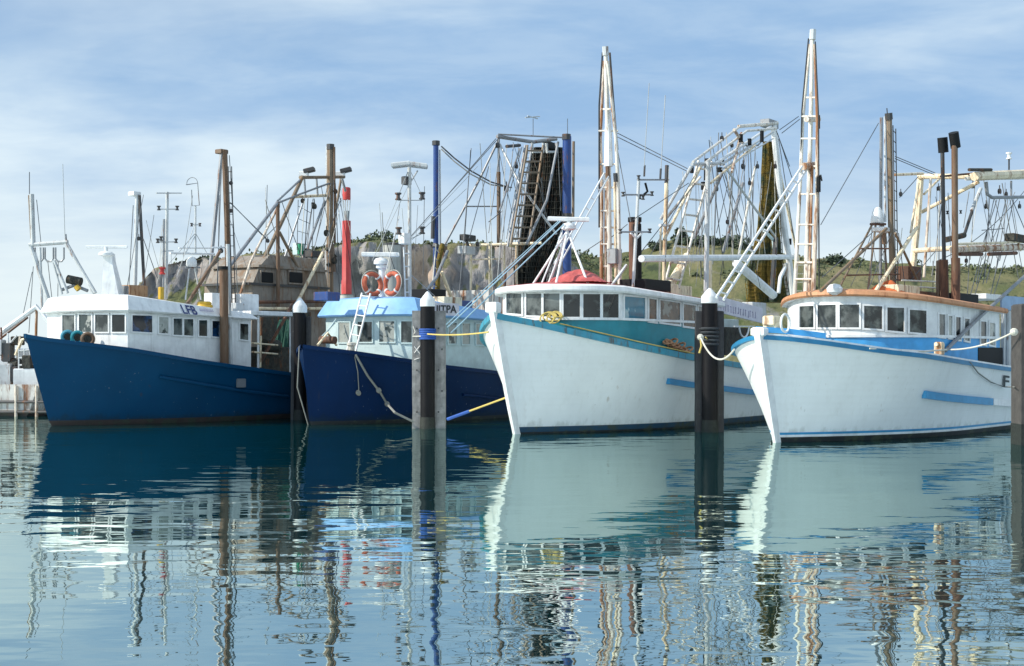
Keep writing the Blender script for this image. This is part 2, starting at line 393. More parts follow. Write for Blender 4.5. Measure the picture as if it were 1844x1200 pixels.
    def on_hull(s, px, py, out=.03):                     # point on the port topsides under a sight line
        best = None
        for j in range(len(s.taus)-1):
            for k in range(24):
                q = (k+.5)/24; a, b, z = s.pt(j, q); p = s.L(a, b, z); x, y = proj(p); e = abs(x-px)+abs(y-py)
                if best is None or e < best[0]: best = (e, j, q)
        _, j0, q0 = best; best = None
        for dj in range(-1, 2):
            j = min(max(j0+dj, 0), len(s.taus)-2)
            for m_ in range(11):
                for k in range(17):
                    q = q0+(k-8)/8*.05; c = m_/10
                    a1 = s.pt(j, q); a2 = s.pt(j+1, q); p = s.L(*[a1[i]+(a2[i]-a1[i])*c for i in range(3)]); x, y = proj(p); e = abs(x-px)+abs(y-py)
                    if best is None or e < best[0]: best = (e, p)
        return best[1]+s.ep*out
    # --- deckhouse
    def house(s, W, corner, aft, bulge, drop, pw=2.2, rise=0, nf=30, m='white_paint', name='wheelhouse', sill=None, lower_m=None, aft_extra=0):
        c = s.P(corner[0], corner[1], W); e = s.P(aft[0], aft[1], W); ac, _ = s.av(c); ae, _ = s.av(e); ae += aft_extra
        s.W, s.ac, s.ae = W, ac, ae
        s.zt = lambda a: c.z+(e.z-c.z)*(max(a, ac-.6)-ac)/(ae-ac)+rise*max(0, ac-a)/max(bulge, .3)
        ends = [(s.pt(j, 1)[0], s.zs[j]) for j in range(len(s.zs))]; zb = lambda a: interp(ends, a)-drop
        pl = [(ae, -W)]
        for i in range(nf+1):
            v = -W+2*W*i/nf
            pl.append((ac-bulge*(1-abs(v/W)**pw), v))
        pl.append((ae, W)); s.plan = pl
        zs_ = None
        if sill: p = s.P(sill[0], sill[1], W); zs_ = p.z
        def wall(nm, z0, zf, m_, out=0):
            mb = MB(); vs = []; fs = []; pp = s.offset(pl, out); n = len(pp)
            for (a, v) in pp: vs += [s.L(a, v, z0(a)), s.L(a, v, zf(a))]
            fs = [[2*i, 2*((i+1) % n), 2*((i+1) % n)+1, 2*i+1] for i in range(n)]
            return part(nm, mb.add(vs, fs), m_, s.root)
        s.house_o = wall(name, zb, s.zt, m)
        if zs_:
            s.low_o = wall('lower_panel', lambda a: zb(a)-.01, lambda a: zs_, lower_m, .012)
            mb = MB(); pp = s.offset(pl, .03); pts = [s.L(a, v, zs_+.035) for a, v in pp]; sd = []
            for i in range(len(pts)):
                d = (pts[min(i+1, len(pts)-1)]-pts[max(i-1, 0)]); d.z = 0; d.normalize(); sd.append(Vector((d.y, -d.x, 0)))
            part('sill', mb.sweep(pts, .06, .07, sd), m, s.root)
    def offset(s, pl, o):                                # grow a closed plan outline by o metres
        n = len(pl); area = sum(pl[i-1][0]*pl[i][1]-pl[i][0]*pl[i-1][1] for i in range(n)); sg = 1 if area > 0 else -1; out = []
        def nrm(p, q):
            dx, dy = q[0]-p[0], q[1]-p[1]; l = math.hypot(dx, dy) or 1; return (sg*dy/l, -sg*dx/l)
        for i in range(n):
            n1 = nrm(pl[i-1], pl[i]); n2 = nrm(pl[i], pl[(i+1) % n]); k = o/max(.4, 1+n1[0]*n2[0]+n1[1]*n2[1])
            out.append((pl[i][0]+(n1[0]+n2[0])*k, pl[i][1]+(n1[1]+n2[1])*k))
        return out
    def roof(s, prof, m, taper=1.0, camber=.1, name='roof', mi=None, plan=None):
        pl = plan or s.plan; mb = MB(); n = len(pl); vs = []; fs = []; mis = []
        for (o, h) in prof:
            for (a, v), (a0, v0) in zip(s.offset(pl, o), pl):
                k = 1+(taper-1)*min(1, max(0, (a0-s.ac)/(s.ae-s.ac)))
                vs.append(s.L(a, v, s.zt(a0)+h*k))
        nr = len(prof)
        for r_ in range(nr-1):
            for i in range(n):
                i2 = (i+1) % n; fs.append([r_*n+i, r_*n+i2, r_*n+n+i2, r_*n+n+i]); mis.append(mi[r_] if mi else 0)
        # cambered top: strips between mirrored outline points
        top = [(nr-1)*n+i for i in range(n)]; h = n//2
        mids = []
        for i in range(h):
            a, b = vs[top[i]], vs[top[n-1-i]]; mids.append(len(vs)); vs.append((a+b)/2+Z*camber*min(1, (a-b).length/(2*s.W)))
        for i in range(h-1):
            fs.append([top[i], top[i+1], mids[i+1], mids[i]]); fs.append([top[n-1-i], mids[i], mids[i+1], top[n-2-i]]); mis += [mi[-1] if mi else 0]*2
        mb.v = vs; mb.f = fs; mb.mi = mis
        return part(name, mb, m, s.root)
    def Wp(s, px, py):
        best = None; n = len(s.plan)
        for i in range(n-1):
            p = s.L(*s.plan[i], 0); q = s.L(*s.plan[i+1], 0); d = q-p; nn = Vector((d.y, -d.x, 0)).normalized()
            if nn.dot((p+q)/2-s.L((s.ac+s.ae)/2, 0, 0)) < 0: nn = -nn
            if nn.dot(CAM-p) <= 0: continue
            x0, x1 = CX+F*p.x/p.y, CX+F*q.x/q.y
            if min(x0, x1)-1e-6 <= px <= max(x0, x1)+1e-6:
                k = (px-CX)/F; c = (p.x-k*p.y)/(k*d.y-d.x) if abs(k*d.y-d.x) > 1e-9 else 0
                w = p+d*c; w = Vector((w.x, w.y, CAMZ+(HY-py)/F*w.y))
                if best is None or w.y < best[0].y: best = (w, nn)
        return best
    def window(s, x0, x1, t0, b0, t1, b1, glass='glass_dark', frame='white_paint', fw=.045, fo=.045):
        nc = 5; bot = []; top = []; nor = []
        for i in range(nc+1):
            c = i/nc; x = x0+(x1-x0)*c; B_, T_ = s.Wp(x, b0+(b1-b0)*c), s.Wp(x, t0+(t1-t0)*c)
            if B_ is None or T_ is None: print('window off wall', x0, x1); return
            bot.append(B_[0]); top.append(T_[0]); nor.append(B_[1])
        exl = (bot[1]-bot[0]).normalized(); exr = (bot[-1]-bot[-2]).normalized()
        inn = bot+top[::-1]; nn = nor+nor[::-1]; out = []
        for i, q in enumerate(inn):
            d = Z*(-fw if i <= nc else fw)
            if i in (0, 2*nc+1): d = d-exl*fw
            if i in (nc, nc+1): d = d+exr*fw
            out.append(q+d)
        m = len(inn); mb = MB(); vs = [q+n*.004 for q, n in zip(out, nn)]+[q+n*fo for q, n in zip(out, nn)]+[q+n*fo for q, n in zip(inn, nn)]+[q+n*.014 for q, n in zip(inn, nn)]; fs = []
        for l in range(3):
            for k in range(m): k2 = (k+1) % m; fs.append([l*m+k, l*m+k2, l*m+m+k2, l*m+m+k])
        w = part('window', mb.add(vs, fs), frame, s.root)
        g = MB(); g.add([q+n*.018 for q, n in zip(inn, nn)], [[i, i+1, m-2-i, m-1-i] for i in range(nc)]); part('pane', g, glass, w)
    # --- rigging
    def pts(s, v, px):
        if isinstance(v, (list, tuple)): return [s.P(x, y, v[0]+(v[-1]-v[0])*i/(len(px)-1)) for i, (x, y) in enumerate(px)]
        return [s.P(x, y, v) for x, y in px]
    def t(s, name, v, px, hw, m, hw2=None, parent=None, seg=8, sagm=0):
        f_ = .98 if hw < 4 else .88; hw *= f_; hw2 = hw2*f_ if hw2 is not None else None; p = s.pts(v, px)
        if sagm: p = sag(p[0], p[-1], sagm)
        k = p[0].y/F; mb = MB().tube(p, hw*k, seg, None if hw2 is None else hw2*k)
        return part(name, mb, m, parent or s.root)
    def stays(s, lst, hw=.75, m='wire', name='stay'):
        for e in lst: s.t(name, e[0], e[1], hw, m, seg=5, sagm=e[2] if len(e) > 2 else 0)
    def ladder(s, v, r1, r2, n, hw, m, name='ladder', hr=None):
        v1, v2 = v if isinstance(v, (list, tuple)) else (v, v)
        a = [s.P(*q, v1) for q in r1]; b = [s.P(*q, v2) for q in r2]; k = a[0].y/F; mb = MB().tube(a, hw*k, 6).tube(b, hw*k, 6)
        for i in range(n):
            c = (i+.5)/n; mb.tube([a[0].lerp(a[-1], c), b[0].lerp(b[-1], c)], (hr or hw*.7)*k, 6)
        return part(name, mb, m, s.root)
    def boxp(s, name, v, x0, x1, y0, y1, depth, m, parent=None, bev=.02):   # box whose port face fills the pixel rectangle on plane v
        p = s.P(x0, y1, v); q = s.P(x1, y0, v); a0, a1 = s.av(p)[0], s.av(q)[0]
        zz0 = s.P((x0+x1)/2, y1, v).z; zz1 = s.P((x0+x1)/2, y0, v).z
        mb = MB().box(s.L((a0+a1)/2, v-depth/2, (zz0+zz1)/2), abs(a1-a0), depth, abs(zz1-zz0), s.ea, s.ep, Z, bev)
        return part(name, mb, m, parent or s.root)
    def lamp(s, v, px, py, h, m='dark_metal', name='deck_light', r=None):
        p = s.P(px, py, v); k = p.y/F; r = (r or h*.42)*k; hh = h*k
        mb = MB().lathe(p-Z*hh/2, [(r, 0), (r*1.05, hh*.12), (r*.62, hh*.3), (r*.62, hh*.7), (r*1.1, hh*.8), (r*1.1, hh)], 10)
        return part(name, mb, m, s.root)
    def flood(s, v, px, py, w, h, m='dark_metal'):
        p = s.P(px, py, v); k = p.y/F; mb = MB(); d = (-s.ea*.8-Z*.6).normalized(); e = s.ep; u = d.cross(e)
        mb.box(p, w*k, .16, h*k*1.3, e, d, u, .02); mb.box(p+Z*-h*k*.8, .05, .05, h*k*.9, e, s.ea)
        return part('floodlight', mb, m, s.root)
    def radar(s, v, bar, cx, cy, dome_w, dome_h, m='white_paint', th=3):
        (x0, y0), (x1, y1) = bar; c = s.P((x0+x1)/2, (y0+y1)/2, v); k = c.y/F
        e = Vector((1, 0, 0)); w = (x1-x0)*k; tilt = Vector((w, 0, -(y1-y0)*k)).normalized()
        r = part('radar', MB().lathe(s.P(cx, cy+dome_h/2, v), [(dome_w*.30*k, 0), (dome_w*.5*k, dome_h*.15*k), (dome_w*.5*k, dome_h*.55*k), (dome_w*.38*k, dome_h*.85*k), (dome_w*.12*k, dome_h*k), (dome_w*.12*k, (cy+dome_h/2-(y0+y1)/2)*k)], 18), m, s.root)
        part('scanner_bar', MB().box(c, w, th*1.6*k, th*2*k, tilt, Vector((0, 1, 0)), tilt.cross(Vector((0, 1, 0))), th*.4*k), m, r)
    def text(s, name, st, p0, p1, up, nrm, hgt, m, parent=None):
        cu = bpy.data.curves.new('lettering', 'FONT'); cu.body = st; cu.offset = .018; to = bpy.data.objects.new('lettering', cu); COL.objects.link(to)
        bpy.context.view_layer.update(); dg = bpy.context.evaluated_depsgraph_get()
        me = bpy.data.meshes.new_from_object(to.evaluated_get(dg)); bpy.data.objects.remove(to)
        xs = [v.co.x for v in me.vertices]; ys = [v.co.y for v in me.vertices]; x0, x1, y0, y1 = min(xs), max(xs), min(ys), max(ys)
        mb = MB(); mb.add([p0+(p1-p0)*((v.co.x-x0)/(x1-x0))+up*((v.co.y-y0)/(y1-y0)*hgt)+nrm*.012 for v in me.vertices], [list(p.vertices) for p in me.polygons])
        bpy.data.meshes.remove(me)
        return part(name, mb, m, parent or s.root)
def net_mesh(rows, folds=9, seed=0, amp=.22, seg=54, ex=Vector((1, 0, 0)), flat=.6):   # hanging bunched net: rows of (centre, radius)
    mb = MB(); vs = []; fs = []; rnd = random.Random(seed); ph = [rnd.uniform(0, 6.28) for _ in range(4)]
    fine = []
    for i in range(len(rows)-1):
        for q in range(4): fine.append((rows[i][0].lerp(rows[i+1][0], q/4), rows[i][1]+(rows[i+1][1]-rows[i][1])*q/4))
    fine.append(rows[-1]); ey = Vector((-ex.y, ex.x, 0))
    for i, (c, r) in enumerate(fine):
        for k in range(seg):
            a = 2*math.pi*k/seg
            w = 1+amp*math.sin(folds*a+ph[0]+.12*i)+amp*.6*math.sin((folds*2+3)*a+ph[1]-.2*i)+amp*.6*noise.noise(Vector((math.cos(a)*2, math.sin(a)*2, i*.3+seed)))
            vs.append(c+ex*(r*w*math.cos(a))+ey*(r*flat*w*math.sin(a)))
    n = len(fine)
    for i in range(n-1):
        for k in range(seg): k2 = (k+1) % seg; fs.append([i*seg+k, i*seg+k2, i*seg+seg+k2, i*seg+seg+k])
    fs += [list(range(seg))[::-1], list(range((n-1)*seg, n*seg))]
    return mb.add(vs, fs)

# ------------------------------------------------------------------ water
def water():
    m = bpy.data.materials.new('harbour_water'); m.use_nodes = True; t = m.node_tree; t.nodes.clear()
    b = t.nodes.new('ShaderNodeBsdfDiffuse'); b.inputs['Color'].default_value = (.001, .025, .030, 1)
    gl = t.nodes.new('ShaderNodeBsdfGlossy'); gl.inputs['Color'].default_value = (.86, .98, .92, 1); gl.inputs['Roughness'].default_value = .012
    ms = t.nodes.new('ShaderNodeMixShader'); ms.inputs[0].default_value = .69; ou = t.nodes.new('ShaderNodeOutputMaterial')
    t.links.new(b.outputs[0], ms.inputs[1]); t.links.new(gl.outputs[0], ms.inputs[2]); t.links.new(ms.outputs[0], ou.inputs[0])
    g = t.nodes.new('ShaderNodeNewGeometry')
    def noi(scale, mp, detail, rot=0):
        q = t.nodes.new('ShaderNodeMapping'); q.inputs['Scale'].default_value = mp; q.inputs['Rotation'].default_value = (0, 0, rot); t.links.new(g.outputs['Position'], q.inputs[0])
        n = t.nodes.new('ShaderNodeTexNoise'); n.inputs['Scale'].default_value = scale; n.inputs['Detail'].default_value = detail; n.inputs['Roughness'].default_value = .45
        t.links.new(q.outputs[0], n.inputs['Vector']); return n.outputs['Fac']
    def mth(op, a, c):
        n = t.nodes.new('ShaderNodeMath'); n.operation = op
        for i, v in enumerate((a, c)):
            if isinstance(v, (int, float)): n.inputs[i].default_value = v
            else: t.links.new(v, n.inputs[i])
        return n.outputs[0]
    def rng(v, lo, hi, a, c):
        n = t.nodes.new('ShaderNodeMapRange'); n.interpolation_type = 'SMOOTHSTEP'
        for k_, x in (('From Min', lo), ('From Max', hi), ('To Min', a), ('To Max', c)): n.inputs[k_].default_value = x
        t.links.new(v, n.inputs['Value']); return n.outputs[0]
    calm = rng(noi(.055, (1, 2.2, 1), 2, R(10)), .36, .62, .65, 1.7)
    rip = mth('MULTIPLY', noi(1.0, (.62, 1.25, 1), 2.5, R(-12)), .0128)
    fine = mth('MULTIPLY', noi(3.4, (.7, 1.3, 1), 2, R(20)), .0010)
    swell = mth('MULTIPLY', noi(.30, (.6, 1.4, 1), 1, R(8)), .022)
    h = mth('ADD', mth('MULTIPLY', mth('ADD', rip, fine), calm), swell)
    bp = t.nodes.new('ShaderNodeBump'); bp.inputs['Strength'].default_value = 1; bp.inputs['Distance'].default_value = 1
    t.links.new(h, bp.inputs['Height']); t.links.new(bp.outputs[0], gl.inputs['Normal'])
    MATS['water'] = m
    mb = MB(); mb.add([(-5000, -200, 0), (5000, -200, 0), (5000, 9000, 0), (-5000, 9000, 0)], [[0, 1, 2, 3]])
    struct('water', mb, 'water')
water()

# ------------------------------------------------------------------ headland
RIDGE = [(235, 560), (255, 524), (285, 500), (320, 484), (350, 478), (385, 470), (420, 475), (470, 462), (560, 458), (600, 452), (640, 443), (690, 436), (730, 441), (790, 446), (900, 444), (1000, 452), (1080, 457), (1130, 450), (1180, 441), (1230, 432), (1330, 436), (1380, 452), (1450, 461), (1520, 468), (1620, 477), (1760, 480), (1900, 484), (2300, 500)]
def headland():
    m = bpy.data.materials.new('headland'); m.use_nodes = True; t = m.node_tree; b = t.nodes['Principled BSDF']; b.inputs['Roughness'].default_value = .9; b.inputs['Specular IOR Level'].default_value = .2
    g = t.nodes.new('ShaderNodeNewGeometry'); sp = t.nodes.new('ShaderNodeSeparateXYZ'); t.links.new(g.outputs['Normal'], sp.inputs[0])
    def noi(scale, mp, detail=6, ro=.6):
        q = t.nodes.new('ShaderNodeMapping'); q.inputs['Scale'].default_value = mp; t.links.new(g.outputs['Position'], q.inputs[0])
        n = t.nodes.new('ShaderNodeTexNoise'); n.inputs['Scale'].default_value = scale; n.inputs['Detail'].default_value = detail; n.inputs['Roughness'].default_value = ro
        t.links.new(q.outputs[0], n.inputs['Vector']); return n.outputs['Fac']
    def rng(v, lo, hi, a=0, c=1):
        n = t.nodes.new('ShaderNodeMapRange')
        for k_, x in (('From Min', lo), ('From Max', hi), ('To Min', a), ('To Max', c)): n.inputs[k_].default_value = x
        t.links.new(v, n.inputs['Value']); return n.outputs[0]
    def mix(f, a, c):
        n = t.nodes.new('ShaderNodeMixRGB'); t.links.new(f, n.inputs[0])
        for i, v in ((1, a), (2, c)):
            if isinstance(v, tuple): n.inputs[i].default_value = (*v, 1)
            else: t.links.new(v, n.inputs[i])
        return n.outputs[0]
    rock = mix(rng(noi(.22, (1, 1, .45)), .35, .65), (.16, .155, .16), (.33, .305, .28))
    rock = mix(rng(noi(.11, (1, 1, .8), 4), .52, .66), rock, (.44, .33, .25))
    rock = mix(rng(noi(.55, (1, 1, .3), 6, .7), .56, .68), rock, (.06, .06, .068))
    gr = mix(rng(noi(.10, (1, .6, 1)), .38, .62), (.085, .103, .040), (.20, .178, .088))
    gr = mix(rng(noi(.33, (1, .7, 1), 6, .7), .55, .63), gr, (.045, .058, .030))
    ad = t.nodes.new('ShaderNodeMath'); ad.operation = 'ADD'; t.links.new(sp.outputs[2], ad.inputs[0]); t.links.new(rng(noi(.35, (1, 1, 1)), .3, .7, -.16, .16), ad.inputs[1])
    t.links.new(mix(rng(ad.outputs[0], .66, .80), rock, gr), b.inputs['Base Color'])
    bp = t.nodes.new('ShaderNodeBump'); bp.inputs['Strength'].default_value = 1; bp.inputs['Distance'].default_value = .5; t.links.new(noi(.9, (1, 1, .6), 7, .65), bp.inputs['Height']); t.links.new(bp.outputs[0], b.inputs['Normal'])
    MATS['headland'] = m
    D = 205; nu, nw = 640, 80; mb = MB(); vs = []; fs = []
    def cliffness(px): return max(0, min(1, (px-258)/50))*max(0, min(1, (1110-px)/130)) if px < 1110 else .12
    for i in range(nu+1):
        px = 225+(2300-225)*i/nu; x = (px-CX)/F*D; H = max(.2, (HY-interp(RIDGE, px))/F*D+CAMZ)
        c = cliffness(px)
        for j in range(nw+1):
            w = j/nw                                   # 0 at the shore, 1 at the crest, then falling behind
            if w < .75:
                q = w/.75; soft = q**.85; hard = min(1, .05*q+.90*max(0, min(1, (q-.25)/.26))+.05*q); z = H*(soft*(1-c)+hard*c)
                y = D-38*(1-q)*(1-c)-26*(1-q)*c*(1.15)
            else:
                q = (w-.75)/.25; z = H*(1-q**2); y = D+60*q
            n1 = noise.fractal(Vector((x*.045, y*.045, z*.05)), 1, 2, 5); n3 = noise.fractal(Vector((x*.5, y*.5, z*.18+3)), 1, 2, 4); n2 = noise.fractal(Vector((x*.16+7, y*.16, z*.10)), 1, 2, 5)
            k = min(1, w*4)*min(1, (1-w)*4)
            y2 = y+(n1*8*c+n2*4.6*c+n3*1.5*c)*k; z2 = z+(n1*.9+n2*.6)*k*(.8 if w > .55 and w < .9 else 1)*min(1, H/6)
            vs.append((x, y2, z2 if w < 1 else -.5)) if j else vs.append((x, y2, -.5))
    for i in range(nu):
        for j in range(nw): a = i*(nw+1)+j; fs.append([a, a+nw+1, a+nw+2, a+1])
    mb.add(vs, fs); struct('headland', mb, 'headland')
    global HV, HN; HV = vs; HN = (nu, nw)
    rnd = random.Random(3); sb = MB()
    for _ in range(5200):                              # scrub: leafy clumps over the grassy parts
        i = rnd.randrange(nu); j = rnd.randrange(int(nw*.30), int(nw*.82)); px = 225+(2300-225)*i/nu; c = cliffness(px)
        if _ > 3000 and c < .5: continue
        if c > .5 and j < nw*.56: continue
        if px > 1880: continue
        p = Vector(vs[i*(nw+1)+j])+Vector((rnd.uniform(-.6, .6), rnd.uniform(-.6, .6), 0))
        if noise.noise(p*.07) < rnd.uniform(-.25, .45): continue
        s_ = rnd.uniform(.35, 1.0)
        for _k in range(9):
            q = p+Vector((rnd.gauss(0, .5), rnd.gauss(0, .5), abs(rnd.gauss(0, .35))))*s_; u = Vector((rnd.gauss(0, 1), rnd.gauss(0, 1), rnd.gauss(0, 1))).normalized(); w = u.orthogonal().normalized(); r = s_*rnd.uniform(.25, .5)
            sb.add([q+u*r, q+w*r*.7, q-u*r, q-w*r*.7], [[0, 1, 2, 3]])
    o = struct('scrub', sb, 'leaf_scrub', 'stuff')
headland()
def tree(px, py_base, h, wd, label, seed):
    rnd = random.Random(seed); Y = 203; b = at(px, py_base, Y); b.z -= .6
    t = thing('coastal_tree', label, 'tree', b, 'trees on the headland ridge')
    tk = MB().tube([b, b+Vector((.1, 0, h*.3)), b+Vector((.25, .1, h*.7))], .16, 7, .06)
    for k in range(5):
        a = k*1.3+seed; s_ = b+Vector((.1, 0, h*(.25+.08*k))); tk.tube([s_, s_+Vector((math.cos(a)*wd*.25, math.sin(a)*wd*.25, h*.2))], .07, 5, .03)
    part('trunk', tk, 'bark', t)
    cr = MB(); blobs = [(b+Vector((rnd.gauss(0, wd*.26), rnd.gauss(0, wd*.2), h*rnd.uniform(.3, .85))), rnd.uniform(.16, .30)*wd) for _ in range(9)]
    for c, r in blobs:
        for _ in range(70):
            d = Vector((rnd.gauss(0, 1), rnd.gauss(0, 1), rnd.gauss(0, .8))).normalized()*r*rnd.uniform(.55, 1.1); q = c+d
            u = Vector((rnd.gauss(0, 1), rnd.gauss(0, 1), rnd.gauss(0, 1))).normalized(); w = u.orthogonal().normalized(); s_ = rnd.uniform(.14, .34)
            cr.add([q+u*s_, q+w*s_*.7, q-u*s_, q-w*s_*.7], [[0, 1, 2, 3]])
    part('crown', cr, 'leaf_dark', t)
for i, (px, py, h, wd, lb) in enumerate((
    (683, 446, 2.6, 4.2, 'dark bushy tree on the ridge beside the red beacon'),
    (1226, 440, 3.0, 2.6, 'rounded dark tree on the ridge seen through the white leaning ladder'),
    (1262, 446, 2.0, 3.6, 'low wide dark tree on the ridge just right of the leaning ladder'),
    (1300, 446, 2.2, 3.4, 'dark tree on the ridge behind the pale gantry post'),
    (1334, 448, 2.3, 3.2, 'rightmost dark tree of the clump beside the hanging olive net'),
    (1188, 446, 1.5, 2.6, 'small olive-green tree left of the leaning ladder on the ridge'),
    (1500, 470, 1.1, 3.0, 'low dark bush on the grassy skyline right of the tallest rusty mast'),
    (385, 476, 1.3, 2.8, 'small dark tree on the far left hilltop behind the brown mast'))):
    tree(px, py, h, wd, lb, 20+i)

# ------------------------------------------------------------------ 1: blue trawler, white wheelhouse
b = Boat((-14.4, 43.3), 55, 'mid-blue trawler with boxy white wheelhouse lettered LFB and brown funnel')
b.hull((45, 600), [(45, 602), (80, 608), (236, 627), (350, 647), (418, 657), (520, 671), (700, 692)], 18, 2.85, 2.4, ['blue_hull', 'boot_brown'], [(.16, 1)], tm=.27, pb=2.2, rail=('gunwale', 'blue_hull', .12, .12))
p = [b.on_hull(x, y, .05) for x, y in ((285, 679), (330, 686), (380, 695), (440, 705), (518, 714))]
part('rubbing_strake', MB().tube(p, .06, 8), 'blue_hull', b.root)
q = b.on_hull(433, 690, .05); part('outlet_plate', MB().box(q, .38, .06, .3, b.ea, b.ep, Z, .02), 'grey_metal', b.root)
b.house(2.0, (230, 561), (452, 576), .25, .06, pw=3)
b.roof([(-.04, -.02), (.16, .0), (.20, .05), (-.02, .50), (-.12, .53)], 'white_paint', taper=.42, camber=.06)
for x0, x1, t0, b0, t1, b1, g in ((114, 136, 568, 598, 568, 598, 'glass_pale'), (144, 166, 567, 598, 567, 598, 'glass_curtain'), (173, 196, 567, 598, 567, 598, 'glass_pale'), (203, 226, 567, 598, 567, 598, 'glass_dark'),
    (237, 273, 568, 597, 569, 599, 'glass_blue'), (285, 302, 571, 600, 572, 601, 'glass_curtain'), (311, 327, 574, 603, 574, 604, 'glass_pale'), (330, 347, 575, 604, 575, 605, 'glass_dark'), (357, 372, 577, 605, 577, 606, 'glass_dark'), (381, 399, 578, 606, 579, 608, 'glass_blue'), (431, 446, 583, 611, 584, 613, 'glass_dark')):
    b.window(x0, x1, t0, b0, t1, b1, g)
up1 = (Z*.335-b.ep*.22).normalized(); nr1 = (Z*.22+b.ep*.335).normalized()
b.text('lettering', 'LFB', b.P(331, 565.5, 2.20), b.P(357, 568, 2.20), up1, nr1, .36, 'letter_navy')
mbs = MB(); rnd = random.Random(8)
for i in range(11):
    c = b.P(361+2.3*i, 562+.2*i, 2.15)+nr1*.02+up1*.04
    for q in range(2): mbs.box(c+up1*(.05*q), .016 if q else .035, .004, .09 if q else .018, b.ea, nr1, up1)
part('lettering', mbs, 'letter_purple', b.root)
# aft shelter
b.boxp('shelter_roof', 2.0, 452, 527, 561, 569, 3.6, 'white_paint'); b.boxp('shelter_bulkhead', -1.6, 470, 560, 560, 650, .1, 'gear_dark')
for x, y0, y1 in ((465, 569, 665), (523, 569, 672)): b.t('post', 1.9, [(x, y0), (x, y1)], 2.2, 'white_paint')
b.t('handrail', 1.95, [(453, 618), (500, 622)], 1.6, 'cream_paint'); b.t('handrail', 1.95, [(453, 634), (500, 638)], 1.6, 'cream_paint')
b.t('handrail_post', 1.95, [(470, 605), (469, 662)], 1.6, 'cream_paint')
b.boxp('winch_bed', .8, 470, 545, 625, 680, 1.4, 'gear_dark'); 
b.t('winch_drum', .9, [(476, 622), (500, 624)], 13, 'gear_dark', seg=16)
b.t('boom', 1.2, [(527, 548), (468, 655)], 3, 'rust')
# on the roof
b.boxp('hatch', .9, 258, 287, 538, 549, .8, 'black'); b.boxp('gear_box', -.6, 233, 266, 514, 534, .8, 'ochre_box'); b.boxp('vent_cowl', -.2, 224, 232, 515, 534, .25, 'grey_metal')
k = 46/F; c = b.P(203, 534, -.2)
part('radar_tower', MB().add([c+Vector((x*k, y, z*k)) for z, a0, a1, d in ((-4, -15, 17, .35), (62, -13, 2, .22), (76, -14, 1, .2)) for x, y in ((a0, -d), (a1, -d), (a1, d), (a0, d))], [[3, 2, 1, 0], [0, 1, 5, 4], [1, 2, 6, 5], [2, 3, 7, 6], [3, 0, 4, 7], [4, 5, 9, 8], [5, 6, 10, 9], [6, 7, 11, 10], [7, 4, 8, 11], [8, 9, 10, 11]]), 'white_paint', b.root)
b.radar(-.2, ((154, 445), (229, 445)), 191, 457, 27, 9, th=2.6)
b.t('light_mast', -1.4, [(247, 350), (243, 520)], 4.2, 'grey_white'); b.t('light_mast', -1.3, [(251, 352), (260, 520)], 3, 'dark_metal'); b.boxp('mast_head', -1.35, 241, 254, 345, 353, .3, 'white_paint')
b.t('antenna_mast', .2, [(301, 346), (299, 538)], 3, 'pale_metal'); b.t('antenna_mast', .2, [(295, 395), (294, 538)], 2, 'grey_metal')
for y, x0, x1 in ((348, 281, 327), (377, 285, 320), (436, 284, 318), (452, 292, 312)): b.t('crossbar', .2, [(x0, y), (x1, y)], 1.1, 'pale_metal')
for x, y in ((286, 375), (319, 375), (284, 434), (317, 434), (290, 430)): b.lamp(.2, x, y, 8, 'dark_metal')
b.lamp(.2, 292, 488, 13, 'red_paint', 'port_lamp')
k = b.P(350, 330, -.3).y/F; c = b.P(350, 330, -.3)
part('aerial_loop', MB().torus(b.P(346, 331, -.3), 11*k, .7*k, 14, 5, Vector((.3, 1, 0)), R(180), R(360)).tube([b.P(335, 333, -.3), b.P(356, 330, -.3), b.P(359, 370, -.3), b.P(346, 371, -.3), b.P(345, 342, -.3)], .9*k, 5), 'grey_metal', b.root)
b.t('aerial_pole', -.3, [(352, 371), (352, 455)], 1.7, 'pale_metal')
b.t('crossbar', -.3, [(344, 405), (361, 405)], 1.0, 'pale_metal')
for x in (345, 360): b.lamp(-.3, x, 405, 6)
b.stays([(-.3, [(352, 420), (300, 480)]), (-.3, [(352, 420), (372, 455)]), (-.3, [(352, 424), (335, 455)]), (.2, [(352, 400), (318, 500)])], .6, 'wire_pale')
b.t('yard', -.3, [(306, 456), (386, 458)], 2.2, 'white_paint'); b.t('yard', -.3, [(322, 447), (380, 447)], 1.3, 'white_paint')
part('radome', MB().lathe(b.P(345, 481, -.3), [(8*k, 0), (10*k, 4*k), (9*k, 12*k), (5*k, 17*k), (1*k, 19*k)], 16), 'white_paint', b.root)
for x in (334, 362): b.t('tripod_leg', -.3, [(345+(x-345)*.3, 480), (x, 540)], 1.6, 'pale_metal')
b.t('radome_shelf', -.3, [(334, 482), (360, 482)], 2, 'grey_metal')
b.t('main_mast', .3, [(404, 270), (409, 400), (412, 575)], 6, 'brown_steel'); b.boxp('mast_cap', .3, 398, 411, 269, 277, .3, 'brown_steel')
b.t('boom', -.6, [(399, 276), (379, 480)], 3.6, 'grey_metal'); b.t('brace', .6, [(397, 452), (337, 548)], 3.2, 'brown_steel')
b.ladder(.5, [(411, 300), (418, 548)], [(417, 300), (424, 548)], 13, 1.0, 'dark_metal')
b.t('service_pipe', 2.1, [(410, 440), (412, 520), (416, 656)], 3.6, 'grey_white'); b.t('yard', .3, [(382, 446), (413, 446)], 1.6, 'white_paint')
b.t('exhaust_stack', 2.25, [(403, 484), (404, 658)], 9, 'brown_steel', seg=16); b.t('exhaust_cap', 2.25, [(402, 480), (402, 486)], 10, 'black', seg=16)
